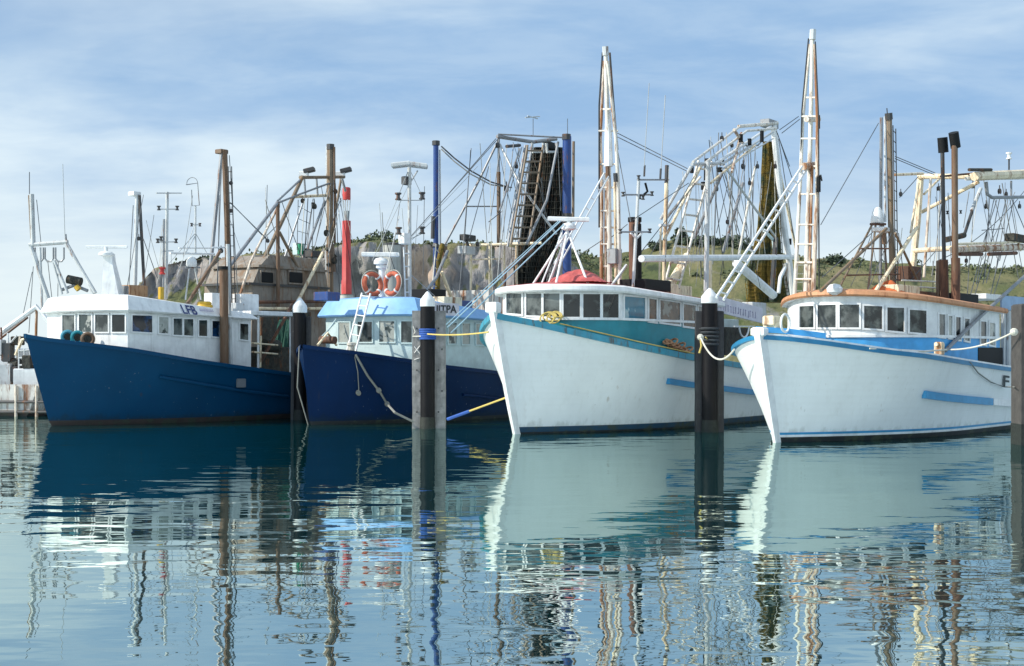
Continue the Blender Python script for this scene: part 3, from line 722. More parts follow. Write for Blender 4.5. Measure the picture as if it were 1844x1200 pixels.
b.boxp('orange_reel', .6, 289, 295, 517, 540, .12, 'yellow_plastic')
part('coiled_hose', MB().torus(b.P(368, 552, 1.0), .22, .07, 20, 8, Z).torus(b.P(368, 547, 1.0), .18, .07, 20, 8, Z), 'yellow_plastic', b.root)
b.boxp('locker', .8, 382, 398, 528, 556, .4, 'white_paint'); b.boxp('locker', .8, 438, 466, 530, 563, .8, 'white_paint'); b.boxp('locker', 1.0, 425, 446, 546, 566, .6, 'grey_white')
b.stays([(.3, [(414, 365), (482, 432)]), (-1, [(258, 430), (285, 505)]), (-1.4, [(240, 370), (232, 520)]), (.3, [(400, 276), (390, 545)]), (.3, [(413, 280), (430, 560)])], .8)
# tyre-like floats on the foredeck
for i, (x, y, m, lb) in enumerate(((122, 607, 'teal_rail', 'round green float on the blue bow, leftmost of three'), (140, 608, 'teal_paint', 'pale teal round float between two others on the blue bow'), (158, 611, 'brown_steel', 'round brown float with dark hub on the blue bow, nearest the wheelhouse side'))):
    c = b.A(x, y, b.ac-.55); n = (b.ep*.7-b.ea*.7).normalized()
    f = thing('deck_float', lb, 'float', c-Z*.2, 'round floats on the blue bow'); part('rim', MB().torus(c, .17, .06, 20, 8, n), m, f); part('hub', MB().lathe(c-n*.04, [(.16, 0), (.16, .05), (.07, .07)], 14, n), 'gear_dark', f)
B1 = b

# ------------------------------------------------------------------ 2: navy trawler, light blue roof
b = Boat((-6.36, 43.65), 57, 'navy trawler with pale cyan wheelhouse under light blue roof, white ladder on its bow')
b.hull((544, 620), [(544, 621), (635, 632), (742, 648), (802, 658), (882, 667), (960, 678)], 17, 2.75, 2.35, ['navy_hull', 'boot_black'], [(.12, 1)], tm=.33, pb=2.6, rail=('gunwale', 'navy_hull', .12, .12))
p = [b.on_hull(x, y, .04) for x, y in ((832, 711), (860, 714), (890, 718), (915, 722))]; part('rubbing_strake', MB().tube(p, .05, 8), 'navy_hull', b.root)
b.house(1.9, (748, 569), (888, 579), .35, .35, pw=3, m='pale_cyan_paint', aft_extra=.5)
b.roof([(-.04, -.02), (.22, .0), (.26, .05), (-.05, .58), (-.2, .62)], 'light_blue_paint', taper=.55, camber=.06)
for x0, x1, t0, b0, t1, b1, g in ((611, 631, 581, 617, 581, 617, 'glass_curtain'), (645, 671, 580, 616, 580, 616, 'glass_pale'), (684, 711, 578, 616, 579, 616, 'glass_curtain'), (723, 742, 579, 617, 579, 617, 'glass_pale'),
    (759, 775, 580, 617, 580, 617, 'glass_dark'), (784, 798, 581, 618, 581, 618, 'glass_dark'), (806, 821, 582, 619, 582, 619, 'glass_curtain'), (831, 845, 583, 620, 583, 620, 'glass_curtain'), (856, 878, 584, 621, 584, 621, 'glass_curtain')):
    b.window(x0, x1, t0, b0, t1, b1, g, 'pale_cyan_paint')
q0, q1 = b.P(782, 565, 2.12), b.P(826, 566, 2.12)
sg = part('name_board', MB().box((q0+q1)/2+Z*.15, (q1-q0).length, .04, .42, b.ea, b.ep, Z, .005), 'sign_white', b.root)
b.text('lettering', 'IITPA', b.P(786, 564, 2.15), b.P(822, 564, 2.15), Z, b.ep, .26, 'letter_black', sg)
k = 43/F; lm = MB(); lr = [(b.A(652, 528, b.ac-.80), b.A(625, 632, b.ac-1.5)), (b.A(667, 529, b.ac-.80), b.A(640, 636, b.ac-1.5))]
for p_, q_ in lr: lm.tube([p_, q_], 2.0*k, 6)
for i in range(6): c = (i+.3)/6; lm.tube([lr[0][0].lerp(lr[0][1], c), lr[1][0].lerp(lr[1][1], c)], 1.2*k, 6)
part('bow_ladder', lm, 'ring_white', b.root)
b.radar(-.2, ((651, 458), (719, 459)), 686, 471, 26, 14, 'white_paint', 4)
c = b.P(688, 498, -.2); k = c.y/F
part('radar_pedestal', MB().lathe(b.P(688, 540, -.2), [(6*k, 0), (6*k, 54*k), (11*k, 57*k), (11*k, 62*k)], 14), 'white_paint', b.root)
b.t('antenna_mast', .4, [(737, 302), (738, 538)], 3.4, 'pale_metal'); b.ladder(.4, [(727, 445), (730, 538)], [(738, 445), (738, 538)], 4, 1.6, 'white_paint')
for x, y, d in ((722, 297, -1), (753, 298, 1)):
    c = b.P(x, y, .4); part('floodlight', MB().box(c, 34*k, .5, 8*k, Vector((1, 0, -.12*d)).normalized(), Vector((0, 1, 0)), Vector((.12*d, 0, 1)).normalized(), .03), 'grey_white', b.root)
b.t('lamp_bracket', .4, [(738, 330), (752, 308)], 1.5, 'pale_metal'); b.boxp('junction_box', .4, 731, 741, 318, 333, .2, 'dark_metal'); b.boxp('junction_box', .45, 728, 739, 420, 440, .25, 'white_paint')
for x, y, m in ((717, 354, 'dark_metal'), (760, 353, 'dark_metal'), (718, 416, 'dark_metal'), (760, 415, 'red_paint')): b.lamp(.4, x, y, 13, 'dark_metal')
b.t('crossbar', .4, [(717, 361), (760, 361)], .8, 'wire_pale'); b.t('crossbar', .4, [(738, 431), (760, 421)], .8, 'wire_pale'); b.t('crossbar', .4, [(718, 422), (738, 431)], .8, 'wire_pale')
b.stays([(.4, [(735, 310), (690, 420)]), (.4, [(735, 335), (670, 470)]), (.4, [(740, 310), (760, 353)]), (.4, [(734, 310), (717, 353)]), (.4, [(738, 430), (860, 300)]), (.4, [(742, 432), (840, 340)]), (.4, [(740, 495), (790, 540)])], .55, 'wire_pale')
b.boxp('engine_vent', .2, 776, 803, 521, 548, 1.0, 'black'); b.boxp('deck_box', .8, 800, 832, 535, 553, .6, 'cream_paint'); b.boxp('blue_casing', .3, 770, 850, 540, 560, 1.2, 'mast_blue')
b.boxp('locker', -.4, 590, 612, 526, 542, .6, 'mast_blue')
part('bow_bollard', MB().lathe(b.P(633, 640, .4), [(.1, 0), (.1, .3), (.15, .32), (.15, .4), (.05, .42)], 12), 'rope_white', b.root)
b.t('bow_rail', -1.0, [(580, 612), (605, 575)], 1.2, 'pale_cyan_paint'); b.t('bow_rail', -1.0, [(574, 612), (603, 582)], 1.2, 'pale_cyan_paint')
b.t('anchor_winch', [-.7, -.1], [(578, 612), (603, 613)], 8, 'rust', seg=14); b.t('anchor_winch_frame', -.3, [(572, 622), (590, 600), (606, 622)], 2.4, 'cream_paint')
for x, y, ta, lb in ((671, 512, .75, 'left orange and white life ring on the light blue wheelhouse roof'), (706, 511, -.75, 'right orange and white life ring on the light blue wheelhouse roof')):
    c = b.P(x, y, .3); ax = Vector((ta, -.8, .12)).normalized(); f = thing('life_ring', lb, 'life ring', c, 'life rings on the light blue roof'); k = c.y/F
    part('ring', MB().torus(c, 18.5*k, 4.3*k, 28, 10, ax), 'ring_orange', f)
    u = ax.cross(Z).normalized(); w = ax.cross(u)
    for i in range(4):
        a = math.pi/4+i*math.pi/2; d = u*math.cos(a)+w*math.sin(a); tdir = (w*math.cos(a)-u*math.sin(a))
        part('band', MB().torus(c+d*18*k-tdir*0, 4.6*k, .5*k, 12, 5, tdir).tube([c+d*18*k-tdir*1.6*k, c+d*18*k+tdir*1.6*k], 4.7*k, 12), 'ring_white', f)
    part('grab_line', MB().torus(c, 25*k, .6*k, 24, 5, ax), 'rope_white', f)
B2 = b

# ------------------------------------------------------------------ 3: white trawler, teal trim
b = Boat((.12, 38.7), 55, 'white trawler with teal gunwale, curved white wheelhouse and tall rusty white boom')
b.hull((889, 557), [(889, 562), (902, 566), (960, 577), (1070, 602), (1152, 620), (1246, 640), (1330, 654), (1420, 668)], 17, 2.8, 2.4, ['white_hull', 'boot_blue', 'boot_black'], [(.05, 2), (.20, 1)], tm=.34, pb=2.8, rail=('gunwale', 'teal_rail', .14, .17), stem_m='white_paint', stem_w=.27)
c = b.L(b.at-.02, 0, b.zs[0]+.14); part('stem_head', MB().box(c-Z*.03, .24, .36, .30, b.ea, b.ep, Z, .04), 'white_paint', b.root)
p = [b.on_hull(x, y, .05) for x, y in ((1200, 687), (1240, 693), (1290, 699), (1330, 704), (1372, 709))]; part('rubbing_strake', MB().sweep(p, .12, .17, b.ep), 'strake_blue', b.root)
b.house(2.05, (1118, 528), (1262, 552), 1.35, .12, pw=2.4, sill=(1118, 577), lower_m='teal_paint', aft_extra=1.0)
b.roof([(-.04, -.01), (.20, .0), (.24, .05), (.23, .16), (.10, .21)], 'white_paint', taper=.9, camber=.10)
b.roof([(-.02, .20), (-.04, .235)], 'red_cloth', camber=.11, name='roof_deck')
for x0, x1, t0, b0, t1, b1, g in ((914, 941, 529, 564, 529, 566, 'glass_pale'), (949, 976, 529, 568, 529, 569, 'glass_pale'), (980, 1008, 529, 570, 529, 571, 'glass_pale'), (1015, 1044, 530, 571, 530, 571, 'glass_dark'), (1050, 1080, 530, 572, 530, 572, 'glass_dark'), (1085, 1113, 530, 572, 530, 573, 'glass_dark'),
    (1123, 1160, 534, 573, 537, 575, 'glass_teal'), (1167, 1181, 538, 578, 540, 580, 'glass_warm'), (1187, 1223, 541, 580, 546, 585, 'glass_warm'), (1229, 1251, 548, 587, 551, 590, 'glass_warm'), (1256, 1268, 552, 591, 554, 593, 'glass_warm')):
    b.window(x0, x1, t0, b0, t1, b1, g, fw=.055)
b.radar(-.3, ((986, 394), (1061, 396)), 1024, 408, 26, 14, 'white_paint', 4)
for x, y, v in ((960, 512, -1.2), (988, 514, -.9), (1000, 516, .2), (1060, 514, .7)): b.t('tripod_leg', [-.3, v], [(1022, 416), (x, y)], 2.2, 'white_paint')
b.t('roof_ladder', -.6, [(1012, 420), (975, 512)], 1.6, 'white_paint')
b.t('roof_ladder', -.6, [(1021, 422), (987, 512)], 1.6, 'white_paint')
# boom tower
V = -.9
b.t('outrigger_boom', V, [(1091, 96), (1093, 190), (1096, 300), (1098, 512)], 3.8, 'rusty_white', 4.6); b.t('boom_head', V, [(1090, 84), (1091, 100)], 6.5, 'grey_white')
b.t('boom_leg', V-.3, [(1088, 110), (1081, 250), (1084, 330), (1083, 510)], 2.6, 'rusty_white_heavy', 3.4); b.t('boom_leg', V+.3, [(1094, 110), (1109, 250), (1113, 330), (1116, 512)], 2.8, 'rusty_white', 3.8)
b.t('boom_plate', V, [(1095, 200), (1096, 300)], 6.0, 'white_paint', 9); b.t('boom_pipe', V+.2, [(1107, 322), (1109, 500)], 2.4, 'cream_paint')
for y, x0, x1 in ((197, 1083, 1103), (236, 1078, 1113), (296, 1081, 1112), (380, 1082, 1114), (338, 1081, 1113), (410, 1082, 1115), (440, 1082, 1116), (480, 1084, 1117)): b.t('cross_brace', [V-.3, V+.3], [(x0, y), (x1, y)], 1.8, 'rusty_white')
b.t('rust_leg', V-.2, [(1091, 312), (1090, 508)], 2.4, 'rusty_white_heavy'); b.t('hoist_cable', V+.3, [(1098, 95), (1105, 190), (1112, 270)], 2.0, 'dark_metal'); b.t('hoist_cable', V-.3, [(1085, 95), (1079, 190), (1079, 410)], 1.6, 'rope_dark')
b.t('block', V, [(1094, 300), (1095, 320)], 4.5, 'brown_steel'); b.t('block', V+.3, [(1108, 312), (1109, 328)], 4.5, 'dark_metal'); b.boxp('winch_box', V+.3, 1108, 1120, 448, 476, .3, 'grey_metal')
b.ladder([V, -.8], [(1088, 312), (998, 476)], [(1096, 318), (1006, 480)], 9, 1.6, 'white_paint', 'boom_strut', 1.2)
b.t('brace', .2, [(1128, 478), (1098, 520)], 3, 'white_paint')
b.t('exhaust_stack', .5, [(1143, 396), (1143, 525)], 12, 'rust', seg=18); b.t('exhaust_stack', .75, [(1147, 404), (1148, 525)], 9, 'black', seg=18); b.t('exhaust_cap', .5, [(1143, 392), (1143, 400)], 14, 'black', seg=18)
b.t('antenna_mast', 1.0, [(1150, 326), (1140, 522)], 3, 'pale_metal'); b.t('antenna_mast', 1.0, [(1201, 302), (1195, 520)], 4, 'cream_paint'); b.t('mast_tip', 1.0, [(1201, 298), (1200, 330)], 4, 'dark_metal')
for y, x0, x1 in ((324, 1148, 1204), (351, 1121, 1175), (418, 1116, 1170)): b.t('crossbar', 1.0, [(x0, y), (x1, y)], 1.6, 'grey_metal')
for x, y in ((1122, 350), (1174, 349), (1117, 417), (1170, 416), (1158, 356), (1150, 320), (1152, 355)): b.lamp(1.0, x, y, 8, 'dark_metal', 'mast_lamp')
b.t('loop_horn', 1.0, [(1162, 330), (1166, 345), (1158, 352)], 2.2, 'black')
b.t('whip_antenna', .6, [(1160, 300), (1169, 150)], .7, 'wire_pale'); b.t('whip_base', .6, [(1160, 318), (1161, 298)], 1.8, 'dark_metal'); b.t('whip_antenna', 1.0, [(1190, 310), (1198, 172)], .8, 'wire_pale'); b.t('whip_base', 1.0, [(1189, 322), (1190, 304)], 2, 'dark_metal')
b.t('yard', 1.0, [(1188, 406), (1205, 406)], 3, 'white_paint'); b.t('stanchion', 1.0, [(1190, 408), (1187, 520)], 2, 'cream_paint')
b.t('bracket', 1.0, [(1136, 420), (1146, 430), (1156, 420)], 2, 'white_paint')
b.boxp('engine_vent', 1.4, 1162, 1208, 504, 524, .9, 'black'); b.boxp('locker', 1.2, 1208, 1222, 512, 532, .6, 'cream_paint'); b.boxp('locker', .6, 1222, 1246, 515, 540, .6, 'cream_paint')
b.t('air_duct', .4, [(1238, 462), (1216, 498), (1204, 520)], 9, 'cream_paint', seg=14)
# after gantry
G1, G2 = 1.7, -1.9
b.ladder(.6, [(1258, 290), (1222, 420), (1196, 516)], [(1282, 292), (1246, 430), (1222, 520)], 8, 2.6, 'rusty_white', 'gantry_ladder', 2)
b.t('gantry_leg', G1, [(1275, 292), (1271, 560)], 5, 'grey_white'); b.t('gantry_leg', 1.4, [(1279, 470), (1278, 560)], 3.5, 'cream_paint')
b.t('gantry_leg', G2, [(1393, 226), (1408, 380), (1421, 470), (1430, 545)], 6.5, 'white_paint')
b.t('gantry_leg', G2+.3, [(1414, 475), (1418, 545)], 6, 'rusty_white')
b.t('gantry_beam', [G1, G2], [(1248, 292), (1330, 230)], 2.6, 'rusty_white'); b.t('gantry_beam', G2, [(1330, 228), (1400, 222)], 3.2, 'rusty_white'); b.t('gantry_beam', [G1-.4, G2], [(1284, 298), (1388, 228)], 3, 'white_paint'); b.t('gantry_beam', [1.0, -1.4], [(1300, 296), (1392, 238)], 2.4, 'grey_white')
b.t('gantry_beam', [G1, G1-.3], [(1246, 296), (1300, 294)], 3, 'grey_white'); b.t('gantry_brace', [1.5, -.4], [(1318, 310), (1335, 240)], 2.6, 'rusty_white_heavy'); b.t('gantry_brace', [1.2, -1.6], [(1300, 305), (1392, 250)], 1.6, 'grey_white')
b.t('gantry_brace', [1.7, .5], [(1245, 300), (1190, 395)], 3, 'grey_white'); b.t('gantry_brace', [1.5, .3], [(1262, 318), (1200, 392)], 2.4, 'rusty_white'); b.t('gantry_brace', [1.2, .2], [(1300, 312), (1250, 430)], 3, 'grey_metal')
b.t('gantry_brace', [.6, -1.7], [(1305, 300), (1395, 425)], 2.4, 'pale_metal'); b.t('gantry_brace', -1.0, [(1338, 330), (1302, 455)], 3, 'grey_metal'); b.t('gantry_brace', -1.6, [(1376, 415), (1392, 432), (1394, 450)], 3, 'pale_cyan_paint')
b.boxp('gantry_top', G2, 1385, 1402, 216, 230, .4, 'grey_metal')
for x, y0, y1, h in ((1274, 286, 306, 6), (1271, 306, 325, 4), (1266, 328, 342, 4.5), (1246, 300, 312, 4), (1300, 288, 298, 5), (1296, 302, 310, 6), (1334, 242, 256, 4.5), (1350, 250, 262, 4), (1372, 236, 256, 4)): b.t('block', .3, [(x, y0), (x, y1)], h, 'black')
b.t('gantry_tray', G2+.6, [(1335, 255), (1345, 263), (1365, 262), (1375, 250)], 1.6, 'grey_metal')
b.t('cross_beam', [2.0, -2.2], [(1155, 466), (1432, 463)], 7.5, 'white_paint'); b.t('beam_brace', -1.2, [(1326, 474), (1393, 532)], 9, 'white_paint'); b.t('davit', -1.6, [(1416, 476), (1405, 500), (1402, 528)], 4, 'white_paint'); b.t('dark_pole', -1.5, [(1397, 428), (1389, 540)], 5, 'dark_metal')
b.boxp('fender_board', 1.9, 1355, 1380, 545, 570, .4, 'grey_white')
b.stays([(-1.2, [(1333, 256), (1326, 420), (1356, 450)]), (-1.2, [(1338, 258), (1345, 440)]), (-1.2, [(1345, 262), (1322, 400)]), (-1.2, [(1351, 262), (1358, 430)]), (-1.2, [(1330, 250), (1290, 420)]), (-1.5, [(1300, 310), (1340, 450)]), (-1.5, [(1303, 310), (1356, 452)]),
    (-1.6, [(1400, 240), (1426, 320)]), (-1.6, [(1398, 236), (1422, 300)]), (-1.8, [(1408, 240), (1440, 215)]), (-1.8, [(1404, 234), (1438, 210)]), ([-.9, 1.5], [(1112, 240), (1238, 304)]), ([-.9, 1.5], [(1112, 247), (1240, 310)]), ([-.9, .6], [(1112, 270), (1136, 400)]), ([1.0, 1.5], [(1140, 396), (1240, 330)]), ([-.9, -.3], [(1098, 430), (1130, 404)]), ([-2, -.9], [(1040, 462), (1086, 432)]),
    ([.5, 1.4], [(1160, 480), (1250, 318)]), ([.8, 1.4], [(1150, 460), (1252, 330)]), (-1.2, [(1318, 300), (1310, 450)]), (-1.2, [(1360, 265), (1352, 440)]), (-1.6, [(1402, 250), (1430, 430)])], .8)
b.t('hanging_hook', -1.8, [(1423, 430), (1423, 441)], 2.5, 'black')
sgc0, sgc1 = b.P(1292, 568, 1.95), b.P(1372, 588, 1.95); sd = (sgc1-sgc0).normalized()
sgn = part('name_board', MB().box((sgc0+sgc1)/2+Z*.36, (sgc1-sgc0).length, .05, .52, sd, sd.cross(Z), Z.cross(sd.cross(Z)).normalized()*0+Z, .01), 'sign_white', b.root)
rnd = random.Random(5); mbs = MB()
for i in range(15):
    c = sgc0.lerp(sgc1, .05+.055*i)+Z*(.30+rnd.uniform(-.02, .02))+b.ep*.036
    for q in range(2): mbs.box(c+sd*rnd.uniform(-.03, .03)+Z*.09*q*rnd.choice((1, -1)), .022 if q == 0 else .07, .004, .22 if q == 0 else .025, sd, b.ep, Z)
part('lettering', mbs, 'letter_purple', sgn)
part('arch_rail', MB().torus(b.P(1340, 588, 2.05), .36, .03, 18, 6, b.ep, 0, math.pi).tube([b.P(1322, 588, 2.05), b.P(1358, 588, 2.05)], .02, 6), 'white_paint', b.root)
b.boxp('deck_winch', 1.6, 1306, 1350, 590, 640, .8, 'gear_dark'); b.boxp('deck_locker', 1.4, 1300, 1330, 575, 600, .5, 'pale_cyan_paint')
B3 = b

# ------------------------------------------------------------------ 4: white trawler, orange roof
b = Boat((6.67, 35.0), 51, 'white trawler with orange wheelhouse roof, sky-blue panels and twin black-topped exhausts')
b.hull((1367, 594), [(1371, 604), (1420, 607), (1481, 614), (1600, 631), (1664, 638), (1736, 650), (1806, 661), (1900, 673), (2100, 690)], 17, 2.8, 2.4, ['white_hull', 'boot_black', 'white_paint', 'strake_blue'], [(.13, 1), (.19, 2), (.25, 3)], tm=.34, pb=2.8, rail=('gunwale', 'rail_blue', .14, .11), stem_m='white_paint', stem_w=.27)
c = b.L(b.at+.02, 0, b.zs[0]+.08); part('stem_head', MB().box(c, .24, .36, .22, b.ea, b.ep, Z, .04), 'white_paint', b.root)
mbk = MB(); pts = []; sds = []
for j in range(1, 22):
    a, v, z = b.pt(j, 1); pts.append(b.L(a+.05, v-.16, z+.15)); 
for j in range(len(pts)): d = pts[min(j+1, len(pts)-1)]-pts[max(j-1, 0)]; d.z = 0; d.normalize(); sds.append(Vector((d.y, -d.x, 0)))
part('bulwark_cap', mbk.sweep(pts[:9], .10, .14, sds), 'sky_blue_paint', b.root)
mbk = MB(); pts = []
for j in range(1, len(b.taus)): a, v, z = b.pt(j, 1); pts.append(b.L(a+.03, v-.05, z+.03))
sds = []
for j in range(len(pts)): d = pts[min(j+1, len(pts)-1)]-pts[max(j-1, 0)]; d.z = 0; d.normalize(); sds.append(Vector((d.y, -d.x, 0)))
part('cap_rail', mbk.sweep(pts, .16, .05, sds), 'white_paint', b.root)
p = [b.on_hull(x, y, .05) for x, y in ((1660, 711), (1700, 716), (1740, 720), (1782, 724))]; part('rubbing_strake', MB().sweep(p, .12, .2, b.ep), 'strake_blue', b.root)
p = [b.on_hull(x, y, .05) for x, y in ((1783, 724), (1820, 727), (1860, 730))]; part('rubbing_strake', MB().sweep(p, .12, .19, b.ep), 'white_paint', b.root, 'white end of the rubbing strake')
q = b.on_hull(1804, 697, .03); q2 = b.on_hull(1814, 698, .03); d = (q2-q).normalized(); b.text('lettering', 'F', q, q2, (b.on_hull(1805, 677, .03)-q).normalized(), Vector((d.y, -d.x, 0)), .40, 'letter_black')
b.house(2.2, (1684, 547), (1800, 565), 1.7, .35, pw=2.3, rise=.17, sill=(1684, 608), lower_m='sky_blue_paint')
b.roof([(-.04, -.01), (.16, .0), (.20, .05), (.18, .14), (.0, .20)], ['orange_paint', 'white_paint'], taper=1.0, camber=.12, mi=[1, 0, 0, 0, 0])
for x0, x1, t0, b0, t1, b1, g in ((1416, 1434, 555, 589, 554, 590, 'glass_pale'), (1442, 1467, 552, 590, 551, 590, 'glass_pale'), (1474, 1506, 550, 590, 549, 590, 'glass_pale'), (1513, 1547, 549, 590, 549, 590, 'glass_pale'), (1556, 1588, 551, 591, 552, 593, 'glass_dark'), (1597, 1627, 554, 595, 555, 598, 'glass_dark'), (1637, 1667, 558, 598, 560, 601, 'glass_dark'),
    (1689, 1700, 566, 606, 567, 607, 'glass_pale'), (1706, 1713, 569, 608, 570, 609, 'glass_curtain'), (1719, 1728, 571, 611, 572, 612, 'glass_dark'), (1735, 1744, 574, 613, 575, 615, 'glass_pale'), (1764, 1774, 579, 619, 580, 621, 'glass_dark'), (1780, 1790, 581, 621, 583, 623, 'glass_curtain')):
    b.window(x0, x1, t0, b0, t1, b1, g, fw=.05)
b.boxp('opening_shade_sheet', 2.23, 1762, 1806, 626, 658, .05, 'black'); b.t('post', 2.3, [(1816, 560), (1815, 660)], 5, 'grey_white'); b.boxp('aft_sign', 2.3, 1804, 1850, 534, 560, .05, 'sign_blue'); b.boxp('aft_panel', 1.8, 1808, 1850, 562, 660, .1, 'grey_white')  # first box is a black sheet standing for shade inside the opening
b.boxp('aft_canopy', .4, 1776, 1806, 530, 540, .8, 'white_paint')
V = -1.6
b.t('outrigger_boom', V, [(1463, 66), (1461, 180), (1458, 300), (1451, 535)], 4.0, 'rusty_white', 5.2); b.t('boom_head', V, [(1464, 54), (1463, 72)], 6.5, 'grey_white')
b.t('boom_leg', V-.3, [(1459, 80), (1446, 210), (1441, 330), (1431, 532)], 2.6, 'rusty_white', 3.6); b.t('boom_leg', V+.3, [(1467, 80), (1472, 210), (1472, 340), (1464, 532)], 2.8, 'rusty_white_heavy', 4.4); b.t('boom_leg', V+.1, [(1463, 300), (1457, 535)], 2.4, 'rusty_white_heavy')
for y, x0, x1 in ((176, 1450, 1472), (210, 1444, 1474), (300, 1442, 1474), (250, 1443, 1474), (350, 1440, 1472), (405, 1437, 1470), (440, 1435, 1469), (473, 1433, 1468), (503, 1431, 1466)): b.t('cross_brace', [V-.3, V+.3], [(x0, y), (x1, y)], 1.8, 'rusty_white')
b.t('boom_collar', V, [(1452, 215), (1474, 215)], 6, 'rusty_white'); b.t('boom_collar', V, [(1447, 300), (1470, 298)], 8, 'rusty_white_heavy'); b.t('block', V+.3, [(1473, 208), (1473, 232)], 4.5, 'rust'); b.t('block', V+.4, [(1474, 318), (1474, 346)], 4.5, 'black'); b.t('shackle', V+.4, [(1472, 318), (1478, 316), (1480, 326)], 1.6, 'dark_metal')
b.t('hoist_cable', V-.3, [(1456, 70), (1444, 200), (1442, 300)], 1.4, 'rope_dark'); b.t('hoist_cable', V+.35, [(1468, 75), (1474, 210), (1475, 520)], 1.2, 'rope_dark')
b.ladder([V, -1.6], [(1444, 300), (1290, 536)], [(1452, 306), (1303, 540)], 13, 2.4, 'white_paint', 'boom_strut', 1.6)
V = 0
b.t('main_mast', V, [(1601, 206), (1604, 400), (1608, 520)], 6, 'brown_pole'); b.t('mast_cap', V, [(1600, 204), (1601, 216)], 8, 'dark_metal'); b.t('boom', V-.4, [(1587, 212), (1586, 400), (1585, 520)], 3, 'grey_metal'); b.t('mast_pipe', V-.1, [(1594, 210), (1594, 400)], 2.4, 'grey_white')
b.ladder(V+.2, [(1608, 226), (1613, 512)], [(1613, 232), (1617, 512)], 16, 1.0, 'dark_metal'); b.t('mast_tip', V, [(1598, 206), (1597, 195)], 1, 'dark_metal')
k = b.P(1580, 390, -.3).y/F
part('radome', MB().lathe(b.P(1580, 402, -.3), [(11*k, 0), (12*k, 3*k), (11*k, 10*k), (9*k, 20*k), (6*k, 27*k), (1*k, 30*k)], 18), 'white_paint', b.root); b.t('radome_shelf', -.3, [(1568, 404), (1594, 404)], 2.4, 'rust')
for x0, x, y in ((1571, 1500, 540), (1577, 1562, 530), (1590, 1600, 530)): b.t('tripod_leg', -.3, [(x0, 404), (x, y)], 2.0, 'brown_pole')
b.t('brace', .2, [(1596, 412), (1478, 524)], 3, 'brown_pole'); b.t('brace', .3, [(1612, 420), (1652, 505)], 2.4, 'brown_pole'); b.t('brace', .4, [(1652, 408), (1575, 528)], 3.4, 'cream_paint'); b.t('brace', .2, [(1550, 448), (1600, 448)], 1.5, 'rust'); b.t('brace', .2, [(1524, 496), (1620, 494)], 1.5, 'rust')
b.boxp('mast_collar', 0, 1592, 1614, 410, 418, .4, 'white_paint'); b.t('winch_drum', -.1, [(1592, 420), (1592, 440)], 5, 'brown_steel')
# exhausts
b.t('exhaust_stack', 1.1, [(1697, 270), (1699, 400), (1701, 540)], 4.2, 'dark_metal', seg=12); b.t('spark_box', 1.1, [(1697, 248), (1699, 275)], 10.5, 'black', seg=12); b.t('exhaust_base', 1.1, [(1699, 468), (1701, 540)], 9, 'rust', seg=14)
b.t('exhaust_stack', 1.5, [(1719, 262), (1720, 480), (1721, 545)], 6.5, 'brown_steel', seg=12); b.t('spark_box', 1.5, [(1717, 239), (1721, 266)], 10.5, 'black', seg=12); b.t('exhaust_base', 1.5, [(1721, 465), (1721, 548)], 9, 'rust', seg=14); b.t('exhaust_base', .9, [(1690, 470), (1690, 535)], 5, 'brown_steel')
# after gantry
b.t('gantry_leg', -1.0, [(1658, 316), (1652, 400), (1642, 500)], 7, 'cream_paint'); b.t('gantry_beam', -.6, [(1611, 315), (1662, 313)], 2.6, 'cream_paint'); b.t('gantry_beam', [-1.0, 1.2], [(1655, 318), (1760, 318)], 5.5, 'cream_paint'); b.t('gantry_beam', 1.2, [(1755, 318), (1850, 313)], 9.5, 'cream_paint')
b.t('gantry_brace', [-1.0, 1.0], [(1660, 382), (1762, 328)], 3.6, 'cream_paint'); b.t('gantry_brace', -.9, [(1664, 350), (1692, 322)], 2.2, 'cream_paint'); b.t('gantry_beam', [-1.0, 1.0], [(1646, 452), (1720, 447)], 5, 'cream_paint'); b.t('gantry_beam', 1.0, [(1715, 450), (1850, 445)], 7.5, 'rusty_white_heavy')
b.t('gantry_tray', 1.0, [(1728, 458), (1768, 458)], 4, 'rust'); b.t('gantry_tray', 1.0, [(1780, 458), (1830, 456)], 4, 'rust')
b.t('roller_frame', 1.2, [(1776, 328), (1778, 350), (1786, 356), (1850, 355)], 3.2, 'grey_metal'); b.t('roller_bar', 1.2, [(1821, 326), (1821, 356)], 2, 'grey_metal')
b.t('stern_light_post', 1.2, [(1817, 306), (1817, 286)], 1.6, 'dark_metal'); b.lamp(1.2, 1817, 281, 12, 'white_paint', 'stern_light'); b.t('deck_gear', 1.2, [(1745, 306), (1785, 306)], 3, 'gear_dark')
b.t('hydraulic_ram', .6, [(1766, 340), (1750, 380)], 4, 'grey_white'); b.t('hydraulic_ram', .6, [(1752, 376), (1736, 425)], 3, 'dark_metal'); b.t('net_roll', .6, [(1704, 432), (1736, 424)], 6, 'gear_dark')
b.boxp('otter_board', 1.2, 1826, 1850, 422, 436, .3, 'gear_dark')
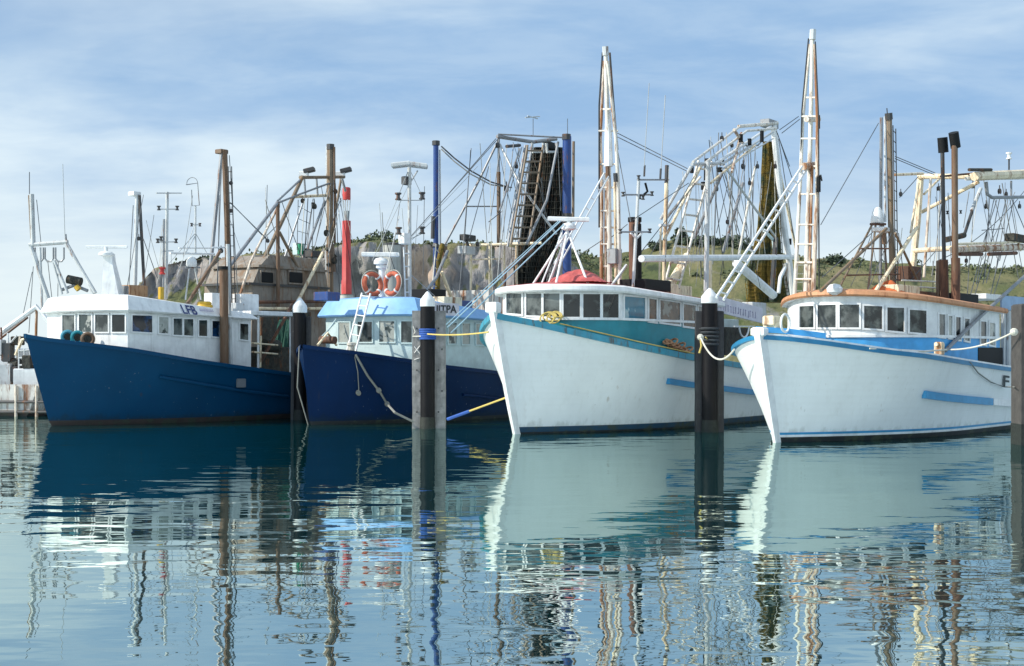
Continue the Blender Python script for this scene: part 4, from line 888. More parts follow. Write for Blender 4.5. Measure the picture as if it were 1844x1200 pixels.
b.stays([(.6, [(1688, 470), (1844, 345)], .3), (0, [(1612, 282), (1684, 312)]), (0, [(1612, 286), (1684, 316)]), (0, [(1620, 356), (1654, 318)]), (-.2, [(1582, 222), (1478, 405)]), (-.2, [(1572, 418), (1480, 500)]), (.8, [(1790, 358), (1758, 512)]), (.8, [(1800, 358), (1770, 512)]), (.8, [(1812, 358), (1776, 510)]), (.8, [(1815, 358), (1790, 505)]), (.8, [(1826, 358), (1800, 470)]), (.8, [(1822, 358), (1846, 415)]), (.8, [(1795, 360), (1770, 440)]),
    (1.0, [(1746, 460), (1742, 530)]), (1.0, [(1766, 460), (1748, 530)]), (1.0, [(1776, 460), (1756, 530)]), (1.0, [(1800, 460), (1784, 530)]), (1.0, [(1812, 460), (1790, 530)]), (.8, [(1768, 415), (1808, 412)]), (.8, [(1745, 345), (1735, 410)]), (.2, [(1640, 505), (1685, 452)]), (.2, [(1605, 420), (1560, 530)]), (.2, [(1618, 420), (1630, 520)]), (.5, [(1660, 470), (1658, 530)]), (.5, [(1680, 470), (1680, 530)])], .8)
for x, y in ((1706, 383), (1730, 382)): b.lamp(.8, x, y, 6, 'black')
b.boxp('winch_frame', .2, 1640, 1660, 480, 505, .6, 'rust'); b.boxp('vent_box', 1.0, 1722, 1762, 529, 546, .9, 'black'); b.boxp('hatch_box', .9, 1618, 1656, 514, 536, .5, 'cream_paint'); b.boxp('deck_fitting', .7, 1620, 1690, 524, 536, .4, 'rust')
part('ball_vent', MB().lathe(b.P(1503, 532, .2), [(.05, 0), (.2, .08), (.22, .18), (.14, .28), (.02, .31)], 14), 'white_paint', b.root); part('ball_vent', MB().lathe(b.P(1524, 534, .4), [(.05, 0), (.12, .05), (.12, .12), (.02, .17)], 12), 'ring_white', b.root)
part('bow_windlass', MB().tube([b.P(1380, 588, -.1), b.P(1402, 588, .3)], .12, 12).box(b.P(1390, 578, .1), .4, .3, .25, b.ea, b.ep, Z, .03), 'cream_paint', b.root)
part('bow_wheel', MB().torus(b.P(1414, 582, .5), .22, .03, 20, 6, b.ep), 'white_paint', b.root)
part('cleat', MB().box(b.on_hull(1697, 642, -.08)+Z*.2, .2, .2, .35, b.ea, b.ep, Z, .03).tube([b.on_hull(1690, 641, -.08)+Z*.3, b.on_hull(1704, 643, -.08)+Z*.3], .05, 8), 'cream_paint', b.root)
b.t('derrick', [2.3, 2.3], [(1702, 632), (1760, 575), (1846, 497)], 4, 'grey_metal')
B4 = b

# ------------------------------------------------------------------ 5: rusty white trawler behind, far left
b = Boat(((-20-CX)/F*50+1.4, 64), -98, 'rusty white trawler seen stern-on at the far left, grey twin-legged gantry above', group='fishing trawlers moored in the harbour')
b.hull(None, None, 14, 2.7, 2.5, ['old_white_hull', 'boot_brown'], [(.18, 1)], flat=(-.8, 1.15), rail=('gunwale', 'rusty_white_heavy', .12, .14))
T = 13.9; S = 12.2
def at5(name, a, px, hw, m, seg=8):
    p = [b.A(x, y, a) for x, y in px]; return part(name, MB().tube(p, hw*p[0].y/F, seg), m, b.root)
for y in (724, 742): at5('rubbing_strake', 14.08, [(-80, y), (104, y)], 2.6, 'dark_metal')
for x in (29, 66): at5('stern_rib', 14.08, [(x, 695), (x, 752)], 3, 'rusty_white_heavy')
def box5(name, a, x0, x1, y0, y1, dep, m):
    p, q = b.A(x0, y1, a), b.A(x1, y0, a); part(name, MB().box((p+q)/2, abs(q.x-p.x), dep, abs(q.z-p.z), bev=.03), m, b.root)
box5('ice_box', 13.2, 32, 76, 664, 700, .8, 'white_paint'); box5('ice_box', 13.0, -10, 24, 655, 702, .8, 'grey_white'); box5('deckhouse', 9.5, -60, 44, 628, 700, 2, 'white_paint'); box5('rust_locker', 13.0, 2, 34, 690, 704, .4, 'rusty_white_heavy')
for y in (632, 645, 658): at5('stern_rail', 13.3, [(33, y), (64, y-2)], 1.6, 'grey_white')
for x in (34, 44, 54, 63): at5('rail_post', 13.3, [(x, 628), (x, 700)], 1.6, 'grey_white')
at5('net_drum', 12.8, [(20, 660), (34, 662)], 16, 'gear_dark', 14); at5('a_frame', 12.6, [(-30, 622), (66, 553), (108, 606)], 5.5, 'white_paint'); at5('a_frame', 12.2, [(-30, 634), (50, 572)], 2, 'rust'); at5('a_frame_post', 12.6, [(66, 553), (64, 640)], 2.5, 'rusty_white_heavy'); at5('roll_bar', 13, [(28, 640), (40, 612), (52, 608), (60, 640)], 3, 'cream_paint')
at5('mast', S, [(57, 350), (60, 442)], 4.4, 'grey_white'); at5('mast', S, [(52, 352), (56, 430)], 1.6, 'brown_pole'); at5('gantry_beam', S, [(53, 441), (122, 436)], 4, 'grey_white')
for p_, hw in (([(56, 444), (74, 500), (96, 565)], 4), ([(62, 455), (86, 545), (92, 575)], 3.2), ([(72, 446), (76, 560)], 2.4), ([(117, 436), (140, 474), (172, 528)], 3.2), ([(122, 440), (150, 490), (168, 530)], 2.4), ([(98, 470), (122, 528)], 2.6), ([(94, 468), (112, 530)], 2)): at5('gantry_leg', S, p_, hw, 'grey_white')
for x in (70, 88, 107):
    at5('roller_frame', S, [(x-7, 446), (x-7, 466), (x-3, 471), (x+4, 471), (x+8, 466), (x+8, 446)], 1.7, 'grey_metal')
at5('whip_antenna', S, [(53, 310), (53, 352)], .8, 'wire'); at5('whip_antenna', S, [(113, 296), (117, 430)], .6, 'wire_pale'); at5('lamp_post', S, [(118, 422), (119, 436)], 2, 'grey_metal')
at5('winch', S-.4, [(122, 503), (146, 508)], 8, 'gear_dark', 14); at5('winch_bracket', S-.4, [(112, 522), (134, 514), (158, 524)], 3, 'grey_metal'); at5('yellow_float', S-.2, [(137, 516), (142, 522)], 5, 'yellow_plastic', 10)
rnd5 = random.Random(9)
for x0, x1, y0, y1, m in ((-20, 6, 612, 640, 'grey_white'), (8, 22, 618, 652, 'dark_metal'), (24, 40, 606, 622, 'gear_dark'), (44, 58, 640, 664, 'gear_dark'), (60, 74, 636, 662, 'grey_white'), (46, 60, 676, 700, 'white_paint'), (76, 92, 672, 700, 'white_paint'), (-24, -8, 670, 700, 'rusty_white_heavy'), (24, 33, 660, 688, 'dark_metal'), (78, 90, 648, 668, 'gear_dark')): box5('crate_and_dark_gap', 13.0+rnd5.uniform(-.5, .5), x0, x1, y0, y1, .5, m)  # crates, with dark boxes among them put in as shaded gaps
for x0, y0, x1, y1, m in ((0, 640, 30, 605, 'grey_white'), (36, 605, 30, 655, 'rusty_white_heavy'), (70, 620, 76, 690, 'grey_white'), (14, 600, 18, 660, 'white_paint'), (86, 620, 60, 650, 'cream_paint'), (90, 600, 92, 690, 'grey_white'), (2, 590, 4, 650, 'rust')): at5('deck_frame', 12.9, [(x0, y0), (x1, y1)], 1.8, m)
for p_ in ([(66, 360), (74, 440)], [(58, 490), (40, 575)], [(60, 480), (52, 600)], [(86, 470), (96, 560)], [(105, 470), (104, 545)]): at5('stay', S, p_, .7, 'wire', 5)

# ------------------------------------------------------------------ 6: weathered trawler behind, brown gantry
O6 = at(600, 640, 60); b = Boat((O6.x-3, O6.y-4), 58, 'weathered grey-brown trawler behind the two blue ones, pipe gantry and two dark square windows')
b.hull(None, None, 15, 2.7, 2.4, ['old_white_hull', 'boot_brown'], [(.15, 1)], flat=(-.8, 2.2), rail=('gunwale', 'cream_paint', .14, .14))
VC = 1.0
c0 = b.P(470, 550, VC); c1 = b.P(590, 550, VC); a0, a1 = b.av(c0)[0], b.av(c1)[0]
def z6(y): return b.P(530, y, VC).z
def prism6(name, rows, m):
    mb = MB(); vs = []; fs = []
    for (x0, x1, y, dv) in rows:
        p, q = b.P(x0, y, VC+dv), b.P(x1, y, VC+dv); zz = z6(y)
        for w in (p, q, q-b.ep*2.6, p-b.ep*2.6): vs.append(Vector((w.x, w.y, zz)))
    for i in range(len(rows)-1):
        for k in range(4): k2 = (k+1) % 4; fs.append([i*4+k, i*4+k2, i*4+4+k2, i*4+4+k])
    n = len(vs); fs += [[3, 2, 1, 0], [n-4, n-3, n-2, n-1]]
    return part(name, mb.add(vs, fs), m, b.root)
cab = prism6('cabin', [(452, 592, 640, 0), (455, 590, 516, 0), (468, 586, 484, -.05), (486, 576, 462, -.2)], 'cabin_grey')
prism6('ledge', [(448, 594, 518, .08), (448, 594, 514, .08)], 'dark_metal'); prism6('ledge', [(466, 590, 486, .06), (466, 590, 482, .06)], 'cabin_grey')
for x0, x1 in ((472, 492), (522, 545)):
    w = b.boxp('window', VC+.06, x0-2, x1+2, 487, 513, .1, 'cabin_grey'); b.boxp('pane', VC+.09, x0, x1, 490, 510, .1, 'black', w, .04)
b.boxp('roof_hatch', .6, 476, 496, 460, 470, .5, 'dark_metal'); b.boxp('roof_hatch', .6, 562, 584, 452, 464, .5, 'dark_metal')
b.t('main_mast', -.2, [(595, 262), (594, 400), (595, 555)], 6.5, 'brown_pole'); b.t('mast_pipe', -.4, [(589, 264), (588, 540)], 2.4, 'pale_metal'); b.t('mast_cap', -.2, [(595, 260), (595, 270)], 8, 'dark_metal'); b.t('mast_pipe', 0, [(602, 265), (603, 440)], 2, 'brown_steel')
b.t('winch_drum', -.1, [(594, 440), (597, 490)], 9, 'brown_steel'); b.t('gantry_beam', [-.2, -.2], [(540, 320), (620, 319)], 3, 'brown_pole'); b.t('gantry_beam', [-.3, -.3], [(527, 355), (592, 352)], 2.8, 'cream_paint')
b.t('gantry_leg', .6, [(545, 318), (505, 405), (438, 545)], 4, 'brown_pole'); b.t('gantry_post', 1.2, [(500, 364), (501, 555)], 3.6, 'brown_steel'); b.t('gantry_stay', [1.2, 2.2], [(500, 365), (415, 478)], 3, 'grey_metal')
b.t('gantry_beam', [1.2, .6], [(500, 362), (541, 324)], 2, 'grey_metal'); b.t('gantry_beam', [1.2, -.2], [(500, 366), (540, 350), (594, 330)], 2, 'grey_metal'); b.t('gantry_brace', .9, [(503, 418), (546, 500)], 2.8, 'brown_pole'); b.t('gantry_brace', 1.3, [(582, 455), (535, 545)], 3.2, 'cream_paint'); b.t('gantry_brace', 0, [(585, 362), (556, 440), (545, 500)], 2.4, 'grey_metal'); b.t('gantry_brace', .2, [(548, 358), (508, 478)], 1.8, 'grey_metal')
b.t('gantry_leg', -1.4, [(614, 322), (602, 395), (588, 530)], 2.4, 'brown_pole'); b.t('gantry_leg', -1.2, [(616, 322), (622, 345)], 2.4, 'grey_metal'); b.ladder(-.2, [(537, 360), (535, 450)], [(562, 375), (552, 450)], 4, .7, 'wire')
for x in (548, 570): b.t('gantry_strut', -.2, [(x, 322), (x+2, 352)], 1.8, 'grey_metal')
for x, d in ((557, 1), (623, -1)):
    c = b.P(x, 307, -.2); k = c.y/F; part('floodlight', MB().box(c, 20*k, .4, 8*k, Vector((1, 0, .25)).normalized(), Vector((0, 1, 0)), Vector((-.25, 0, 1)).normalized(), .03), 'dark_metal', b.root); part('lamp_box', MB().box(c+Vector((-10*k, 0, -7*k)), 16*k, .3, 9*k, bev=.03), 'white_paint', b.root)
b.t('deck_beam', 1.3, [(425, 545), (590, 543)], 3, 'rust'); b.t('deck_beam', 1.3, [(430, 556), (590, 556)], 3, 'cream_paint')
part('green_light', MB().tube([b.P(541, 440, 0), b.P(541, 458, 0)], .12, 12), 'green_lamp', b.root); b.boxp('light_box', -.2, 535, 549, 438, 460, .25, 'pale_cyan_paint'); b.t('light_post', -.1, [(541, 460), (541, 478)], 1.4, 'green_lamp')
b.stays([(-.2, [(564, 358), (552, 430), (540, 500)]), (-.2, [(566, 358), (562, 450)]), (0, [(596, 330), (560, 470)]), (0, [(604, 330), (612, 540)]), (0, [(415, 365), (480, 432)]), (.8, [(470, 435), (505, 400)])], .8)
b.t('block', -.2, [(564, 365), (564, 376)], 4, 'black')

# ------------------------------------------------------------------ 7: trawler behind with two blue masts and a drying net
B6 = b
O7 = at(900, 640, 60); b = Boat((O7.x-4, O7.y-6), 62, 'trawler behind with two dark blue masts, tall ladder and black nets hung between')
b.hull(None, None, 16, 3.1, 2.7, ['old_white_hull', 'boot_brown'], [(.15, 1)], flat=(-.8, 2.0), rail=('gunwale', 'cream_paint', .14, .14))
V1, V2 = -2.6, 2.4
b.t('blue_mast', V1, [(785, 258), (785, 440), (783, 580)], 5.5, 'mast_blue', seg=14); b.t('mast_cap', V1, [(785, 254), (785, 262)], 8, 'dark_metal'); b.t('mast_pipe', V1+.1, [(792, 270), (793, 440)], 1.6, 'pale_metal'); b.t('mast_cap', V1, [(785, 440), (784, 446)], 7, 'dark_metal'); b.t('net_roll', V1, [(780, 390), (779, 430)], 4, 'dark_metal')
b.t('blue_mast', V2, [(1021, 246), (1021, 590)], 9, 'mast_blue', seg=16); b.t('mast_cap', V2, [(1020, 242), (1020, 252)], 9, 'dark_metal'); b.t('mast_pipe', V2, [(1033, 255), (1032, 400)], 2.5, 'brown_pole'); b.t('mast_sleeve', V2, [(1021, 385), (1021, 405)], 10, 'dark_metal')
b.t('centre_post', -.3, [(898, 248), (898, 445)], 2.2, 'grey_metal'); b.t('centre_post', -.3, [(898, 310), (898, 445)], 4, 'brown_steel')
b.t('gantry_beam', [-.3, 1.4], [(895, 246), (960, 256), (1003, 250)], 4, 'grey_metal'); b.t('gantry_beam', [-.3, 2.0], [(897, 242), (1015, 248)], 1.6, 'grey_metal')
b.ladder(1.9, [(950, 262), (920, 440)], [(978, 262), (952, 440)], 9, 2.2, 'brown_pole', 'gantry_ladder', 1.8); b.t('gantry_leg', .7, [(946, 262), (914, 445)], 2.2, 'grey_metal'); b.t('gantry_leg', 2.0, [(1005, 256), (985, 360), (948, 440)], 2.4, 'grey_metal')
part('gallows_plate', MB().box(b.P(988, 262, .9), .9, .2, .35, b.ea, b.ep, Z, .03), 'black', b.root)
b.t('gantry_stay', [-.3, -2.0], [(896, 256), (860, 330), (796, 450)], 2.2, 'grey_metal'); b.t('gantry_stay', [-.3, 2.0], [(900, 260), (935, 330), (1002, 422)], 2.2, 'pale_metal'); b.t('yard', [-.3, -.6], [(838, 372), (896, 372)], 1.3, 'grey_metal')
b.t('boom_rope', [V1, .3], [(795, 264), (818, 285), (848, 308), (884, 328), (914, 337)], 1.4, 'rope_dark'); b.t('boom_rope', [V1, .3], [(795, 269), (818, 291), (848, 314), (884, 333), (922, 338)], 1.2, 'rope_grey')
b.stays([([-.3, V1], [(893, 250), (790, 370)]), ([-.3, V1], [(895, 252), (738, 428)]), (0, [(880, 300), (845, 430)]), (0, [(900, 268), (880, 420)]), (.3, [(940, 265), (918, 345)]), (.6, [(936, 300), (912, 430)]), (1.2, [(975, 320), (985, 440)]), (1.2, [(970, 330), (992, 420)]), (V2, [(1004, 255), (1010, 380)]), (.2, [(880, 400), (905, 380)])], .8)
b.t('platform_rail', [-1.6, 2], [(846, 442), (975, 438)], 2.6, 'cream_paint'); b.t('platform_rail', [-1.6, -.4], [(846, 468), (905, 466)], 1.5, 'cream_paint')
for x, v in ((848, -1.6), (882, -1), (908, -.3), (930, .4)): b.t('platform_post', v, [(x, 443), (x, 570)], 2.2, 'cream_paint')
b.boxp('floodlight', -1.4, 838, 857, 423, 434, .3, 'dark_metal'); b.t('floodlight_arm', -1.4, [(840, 434), (843, 444)], 3, 'dark_metal'); b.boxp('radar_base', -1.2, 838, 856, 444, 458, .4, 'grey_white')
for x0, x1, y in ((912, 936, 264),): b.t('floodlight', .5, [(x0, y), (x1, y-2)], 3, 'dark_metal')
for x in (955, 1017): b.t('whip_antenna', .8 if x < 1000 else V2, [(x+5, 246), (x+5, 214)], .6, 'wire')
b.t('yagi_aerial', .8, [(946, 212), (972, 210)], 1, 'pale_metal'); b.t('yagi_aerial', .8, [(950, 209), (968, 214)], 1, 'pale_metal')
b.t('derrick', -1.8, [(797, 440), (790, 470), (786, 560)], 5, 'net_olive'); b.t('derrick_leg', -1.6, [(795, 490), (812, 535)], 4, 'cream_paint'); b.ladder(-1.8, [(785, 440), (777, 540)], [(793, 450), (788, 540)], 6, 1.4, 'rusty_white'); b.t('derrick_brace', -1.5, [(806, 452), (786, 500), (757, 540)], 3, 'grey_metal')
b.t('block', -1.8, [(800, 444), (801, 466)], 6, 'brown_steel')
b.t('deck_frame', 1.0, [(905, 575), (910, 490), (960, 450)], 3, 'rust'); b.boxp('deckhouse', .2, 880, 1060, 530, 600, 3, 'old_white_hull')
# ------------------------------------------------------------------ more running gear
def clutter(b, v, x0, x1, ytop, ybot, n, seed, lean=26, hw=.55):
    rnd = random.Random(seed)
    for i in range(n):
        x = rnd.uniform(x0, x1); yt = rnd.uniform(*ytop); yb = rnd.uniform(*ybot); dx = rnd.gauss(0, lean); m = rnd.choice(['wire', 'wire', 'wire_pale', 'rope_grey', 'rope_dark', 'rope_white'])
        vv = v+rnd.uniform(-.5, .5); p, q = b.P(x, yt, vv), b.P(x+dx, yb, vv); k = p.y/F
        part('cable', MB().tube(sag(p, q, rnd.uniform(0, .12), 6), hw*rnd.uniform(.7, 1.5)*k, 5), m, b.root)
def blocks(b, v, pts, m='dark_metal'):
    for x, y, h in pts:
        p = b.P(x, y, v); k = p.y/F; h *= k
        part('block', MB().lathe(p-b.ep*h*.35, [(h*.55, 0), (h*.75, h*.12), (h*.45, h*.35), (h*.75, h*.6), (h*.55, h*.7)], 12, b.ep).tube([p+Z*h*.5, p+Z*h*1.6], h*.14, 6), m, b.root)
clutter(B3, -.6, 1268, 1396, (238, 300), (440, 520), 20, 11)
clutter(B3, 1.2, 1196, 1262, (300, 400), (470, 515), 6, 12, 10)
blocks(B3, -.4, ((1300, 250, 7), (1318, 262, 6), (1338, 300, 7), (1350, 330, 6), (1364, 300, 6), (1290, 340, 7), (1310, 400, 6), (1396, 300, 6)))
B3.t('gantry_beam', [1.2, -1.6], [(1262, 300), (1345, 236), (1398, 232)], 2.6, 'rusty_white'); B3.t('gantry_brace', [1.4, -1.0], [(1280, 330), (1360, 262)], 2.4, 'cream_paint'); B3.t('gantry_brace', [1.0, -.6], [(1322, 234), (1340, 262)], 3, 'rusty_white_heavy')
B3.t('gantry_leg', 1.1, [(1262, 300), (1196, 432)], 2.6, 'cream_paint'); B3.t('gantry_leg', -.9, [(1360, 300), (1330, 462)], 2.4, 'rusty_white'); B3.t('gantry_leg', -1.9, [(1402, 300), (1438, 470)], 2.6, 'cream_paint')
B3.ladder(-1.4, [(1436, 470), (1432, 532)], [(1448, 470), (1446, 532)], 4, 1.6, 'cream_paint', 'gantry_ladder')
clutter(B4, .6, 1660, 1842, (320, 360), (440, 530), 20, 13, 20)
clutter(B4, 0, 1560, 1640, (400, 430), (500, 530), 8, 14, 22)
blocks(B4, .6, ((1690, 340, 6), (1752, 335, 7), (1776, 372, 7), (1800, 345, 7), (1812, 350, 6), (1836, 372, 6), (1740, 470, 6), (1622, 350, 6)))
B4.t('gantry_beam', 1.0, [(1740, 322), (1850, 320)], 3.6, 'rusty_white'); B4.t('gantry_beam', 1.1, [(1720, 440), (1850, 436)], 2.4, 'cream_paint')
for x in (1742, 1772, 1804, 1834): B4.t('gantry_strut', 1.1, [(x, 438), (x+4, 452)], 1.8, 'cream_paint')
B4.t('gantry_leg', -.4, [(1676, 322), (1664, 500)], 2.6, 'rusty_white_heavy'); B4.t('tool_pipe', .9, [(1694, 318), (1760, 312)], 2, 'rust'); B4.t('aft_rail', .6, [(1624, 505), (1690, 508)], 1.6, 'rusty_white'); B4.t('aft_rail', .6, [(1624, 516), (1690, 519)], 1.6, 'rusty_white')
B4.t('boom_strut', .2, [(1654, 330), (1640, 420)], 2.2, 'cream_paint')
clutter(b, .4, 846, 1004, (256, 300), (430, 560), 16, 15, 24); blocks(b, .4, ((896, 262, 7), (930, 300, 6), (912, 340, 8), (985, 300, 6), (950, 330, 6), (860, 440, 6)))
b.t('gantry_leg', 1.2, [(958, 258), (934, 440)], 1.8, 'grey_metal'); b.t('gantry_brace', .8, [(936, 268), (900, 380)], 1.8, 'grey_metal')
for x0, x1 in ((958, 978), (984, 1002)): b.t('net_frame', 1.2, [(x0, 258), (x0+1, 274), (x1, 274), (x1, 258)], 2.6, 'pale_metal')
clutter(B1, -.2, 236, 420, (350, 470), (500, 545), 12, 16, 22, .45); blocks(B1, .3, ((482, 434, 5), (416, 330, 5), (416, 380, 5), (398, 452, 6), (250, 430, 5)))
clutter(B6, .4, 470, 620, (330, 370), (440, 540), 16, 17, 26); blocks(B6, .2, ((545, 362, 6), (566, 372, 7), (500, 372, 6), (604, 345, 6), (588, 420, 8), (602, 470, 8)), 'gear_dark')
B6.t('mast_gear', -.1, [(588, 448), (604, 462), (590, 478)], 4, 'gear_dark'); B6.t('gantry_leg', .9, [(502, 370), (452, 470), (428, 545)], 2.2, 'rusty_white_heavy')
clutter(B2, -.3, 670, 770, (310, 420), (480, 540), 8, 18, 20, .45)
rows = []
for x, y, r in ((976, 264, 25), (976, 300, 28), (972, 350, 31), (966, 400, 34), (957, 440, 31), (950, 480, 25), (946, 520, 23), (948, 550, 22)):
    c = b.P(x, y, .6); rows.append((c+Vector((8, 0, 0))*0+Vector((10*c.y/F, .5, 0)), r*c.y/F))
def netting(o, rows, folds, seed, amp, flat, m):      # the open mesh of knotted twine round the bundle
    mb = net_mesh([(c, r*1.10) for c, r in rows], folds, seed, amp, 60, Vector((1, 0, 0)), flat); q = part('netting', mb, m, o); w = q.modifiers.new('twine', 'WIREFRAME'); w.thickness = .035; w.use_even_offset = False
black_rows = rows
o = solo('fishing_net', net_mesh([(c, r*.92) for c, r in rows], 8, 1, .22, ex=Vector((1, 0, 0)), flat=.35), 'net_black', 'black fishing net hung in a tall bundle between the ladder and thick blue mast', 'net', 'fishing nets hung up to dry')
netting(o, black_rows, 8, 1, .22, .35, 'gear_dark')
# olive net hung from boat with teal gunwale
rows = []
for x, y, r in ((1385, 256, 8), (1386, 300, 10), (1386, 350, 11.5), (1384, 400, 14), (1382, 450, 19), (1380, 490, 24), (1381, 520, 26), (1383, 545, 28)):
    c = B3.P(x, y, -2.3); rows.append((c, r*c.y/F))
o = solo('fishing_net', net_mesh(rows, 7, 4, .26), 'net_olive', 'olive-yellow fishing net hung narrow at the top under the white gantry', 'net', 'fishing nets hung up to dry')
netting(o, rows, 7, 4, .26, .6, 'net_olive')
rows = [(B1.P(x, y, .2), r*49/F) for x, y, r in ((520, 576, 14), (516, 600, 16), (514, 625, 17), (512, 655, 18))]
solo('fishing_net', net_mesh(rows, 7, 6, .2), 'net_green', 'dark green net hung at the stern of the mid-blue trawler beside a dark pile', 'net', 'fishing nets hung up to dry')
# tarpaulins on roofs
def mound(c, sx, sy, h, seed, ea, ep):
    mb = MB(); n = 26; vs = []; fs = []
    for i in range(n+1):
        for j in range(n+1):
            u, v = i/n*2-1, j/n*2-1; r = max(abs(u), abs(v)) if False else math.hypot(u, v)
            z = h*max(0, 1-min(1, r)**1.6)*(1+.35*noise.noise(Vector((u*2+seed, v*2, 0))))+.02*noise.noise(Vector((u*6, v*6, seed)))
            vs.append(c+ea*(u*sx)+ep*(v*sy)+Z*max(z, -.02))
    for i in range(n):
        for j in range(n): a = i*(n+1)+j; fs.append([a, a+1, a+n+2, a+n+1])
    return mb.add(vs, fs)
solo('tarpaulin', mound(B3.P(1038, 510, 0), .75, 1.0, .40, 2, B3.ea, B3.ep), 'red_cloth', 'faded red tarpaulin heaped on the curved white wheelhouse roof', 'tarpaulin')
solo('tarpaulin', mound(B4.P(1595, 534, .4), .6, .7, .42, 5, B4.ea, B4.ep), 'orange_cloth', 'bright orange tarpaulin heaped on the orange wheelhouse roof', 'tarpaulin')

# ------------------------------------------------------------------ beacon and tall pile beyond
Y = 100; k = Y/F; c = at(624, 640, Y); c.z = 0
t = thing('harbour_beacon', 'red tapered beacon with lantern rising beyond the light blue roof', 'beacon', c)
part('foundation', MB().lathe(c-Z*.5, [(.7, 0), (.7, 6.4), (.5, 6.6), (.5, 7.0)], 20), 'concrete', t)
zb, zt = at(0, 530, Y).z, at(0, 398, Y).z; part('tower', MB().lathe(c+Z*zb, [(9.2*k, 0), (9.2*k, 24*k), (8.2*k, 26*k), (7.6*k, zt-zb)], 8), 'red_paint', t)
part('lantern_base', MB().lathe(c+Z*zt, [(4.5*k, 0), (4.5*k, 18*k)], 12), 'grey_metal', t)
fr = MB()
for i in range(4): a = i*math.pi/2+.4; fr.tube([c+Z*(zt+2*k)+Vector((math.cos(a), math.sin(a), 0))*4*k, c+Z*at(0, 360, Y).z+Vector((math.cos(a), math.sin(a), 0))*7*k], .9*k, 5)
part('lantern_frame', fr, 'pale_metal', t); part('lantern', MB().lathe(c+Z*at(0, 360, Y).z, [(7*k, 0), (7.4*k, 1*k), (7.4*k, 20*k), (6*k, 22*k), (1*k, 23*k)], 16), 'red_paint', t)
c = at(706, 640, 54); c.z = 0; k = 54/F
t = thing('mooring_pile', 'tall pale concrete pile rising behind the life rings', 'pile', c)
part('shaft', MB().lathe(c-Z, [(16*k, 0), (16*k, 1+at(0, 442, 54).z)], 20), 'concrete', t); part('cap', MB().lathe(c+Z*at(0, 442, 54).z, [(16.6*k, 0), (16.6*k, 3*k), (4*k, 5*k)], 20), 'dark_metal', t)

# ------------------------------------------------------------------ mooring piles in front
def pile(px, Y, cap_top, cap_hw, sleeve_hw, tl, tr, top_t, dark, label):
    c = at(px, 640, Y); c.z = 0; k = Y/F; t = thing('mooring_pile', label, 'pile', c, 'black mooring piles with white conical caps')
    zc = at(0, cap_top, Y).z; h = cap_hw*k
    part('cap', MB().lathe(c+Z*(zc-27*k), [(h*.9, -1*k), (h, 0), (h, 10*k), (h*.93, 13*k), (h*.25, 25*k), (h*.08, 27*k)], 28), 'white_paint', t)
    part('sleeve', MB().lathe(c-Z*1.5, [(sleeve_hw*k, 0), (sleeve_hw*k, 1.5+zc-26*k)], 28), 'pile_black', t)
    part('weed_band', MB().lathe(c-Z*1.2, [(sleeve_hw*k+.012, 0), (sleeve_hw*k+.02, 1.2), (sleeve_hw*k+.008, 1.55)], 28), 'pile_weed', t)
    m = 'pile_dark_timber' if dark else 'pile_timber'; zt = at(0, top_t, Y).z; rn = random.Random(px)
    for (x0, x1), dy in ((tl, .22), (tr, .2)):
        w = (x1-x0)*k; cc = c+Vector(((x0+x1)/2*k, dy, 0)); mb = MB(); n = 10; vs = []; fs = []
        for i in range(n+1):
            z = -1.5+(zt+1.5)*i/n
            for sx, sy in ((-.5, -.5), (.5, -.5), (.5, .5), (-.5, .5)): vs.append(cc+Vector((sx*w+rn.uniform(-.008, .008), sy*.32+rn.uniform(-.008, .008), z+(0 if i < n else rn.uniform(-.02, .02)))))
        for i in range(n):
            for q in range(4): q2 = (q+1) % 4; fs.append([i*4+q, i*4+q2, i*4+4+q2, i*4+4+q])
        fs += [[3, 2, 1, 0], [n*4, n*4+1, n*4+2, n*4+3]]
        f = part('fender_timber', mb.add(vs, fs), m, t)
        bl = MB()
        for i in range(5): bl.lathe(cc+Vector((w*.22*(1 if i % 2 else -.3), -.165, .5+i*(zt-.4)/5)), [(.022, 0), (.028, .02), (.01, .03)], 8, Vector((0, -1, 0)))
        part('bolts', bl, 'dark_metal', f)
    return t, c, k
t1, pc1, k1 = pile(770, 41.6, 525, 13.5, 13, (-28, -9), (10, 32), 560, False, 'black pile with white conical cap between two pale grey timbers marked X')
tm = pc1+Vector((-19*k1, .22-.172, 0)); zX = at(0, 630, 41.6).z; mx = MB()
for s_ in (1, -1): mx.tube([tm+Vector((-5*k1, 0, zX-6*k1*s_)), tm+Vector((5*k1, 0, zX+7*k1*s_))], .012, 5)
mx.tube([tm+Vector((-5*k1, 0, zX-18*k1)), tm+Vector((4*k1, 0, zX-15*k1))], .012, 5); part('paint_mark', mx, 'ring_white', t1)
mx = MB().tube([tm+Vector((-7*k1, -.02, at(0, 588, 41.6).z)), tm+Vector((-3*k1, -.04, at(0, 598, 41.6).z)), tm+Vector((-8*k1, -.03, at(0, 606, 41.6).z)), tm+Vector((8*k1, -.2, at(0, 606, 41.6).z))], .02, 6)
solo('mooring_rope', mx, 'rope_white', 'short pale rope end looped on the left grey timber above the X mark', 'rope')
pile(540, 47.2, 536, 13, 11, (-17, -5), (8, 18), 570, True, 'black pile with white conical cap between the mid-blue and navy trawlers')
pile(1278, 39.7, 519, 15.5, 14, (-24, -8), (10, 26), 560, True, 'black pile with white conical cap and dark timbers between the two white trawlers')
Y = 34.2; c = at(1858, 640, Y); c.z = 0; k = Y/F
t = thing('fender_pile', 'thick grey-brown timber pile at the right edge with a pale strip', 'pile', c)
zt = at(0, 548, Y).z
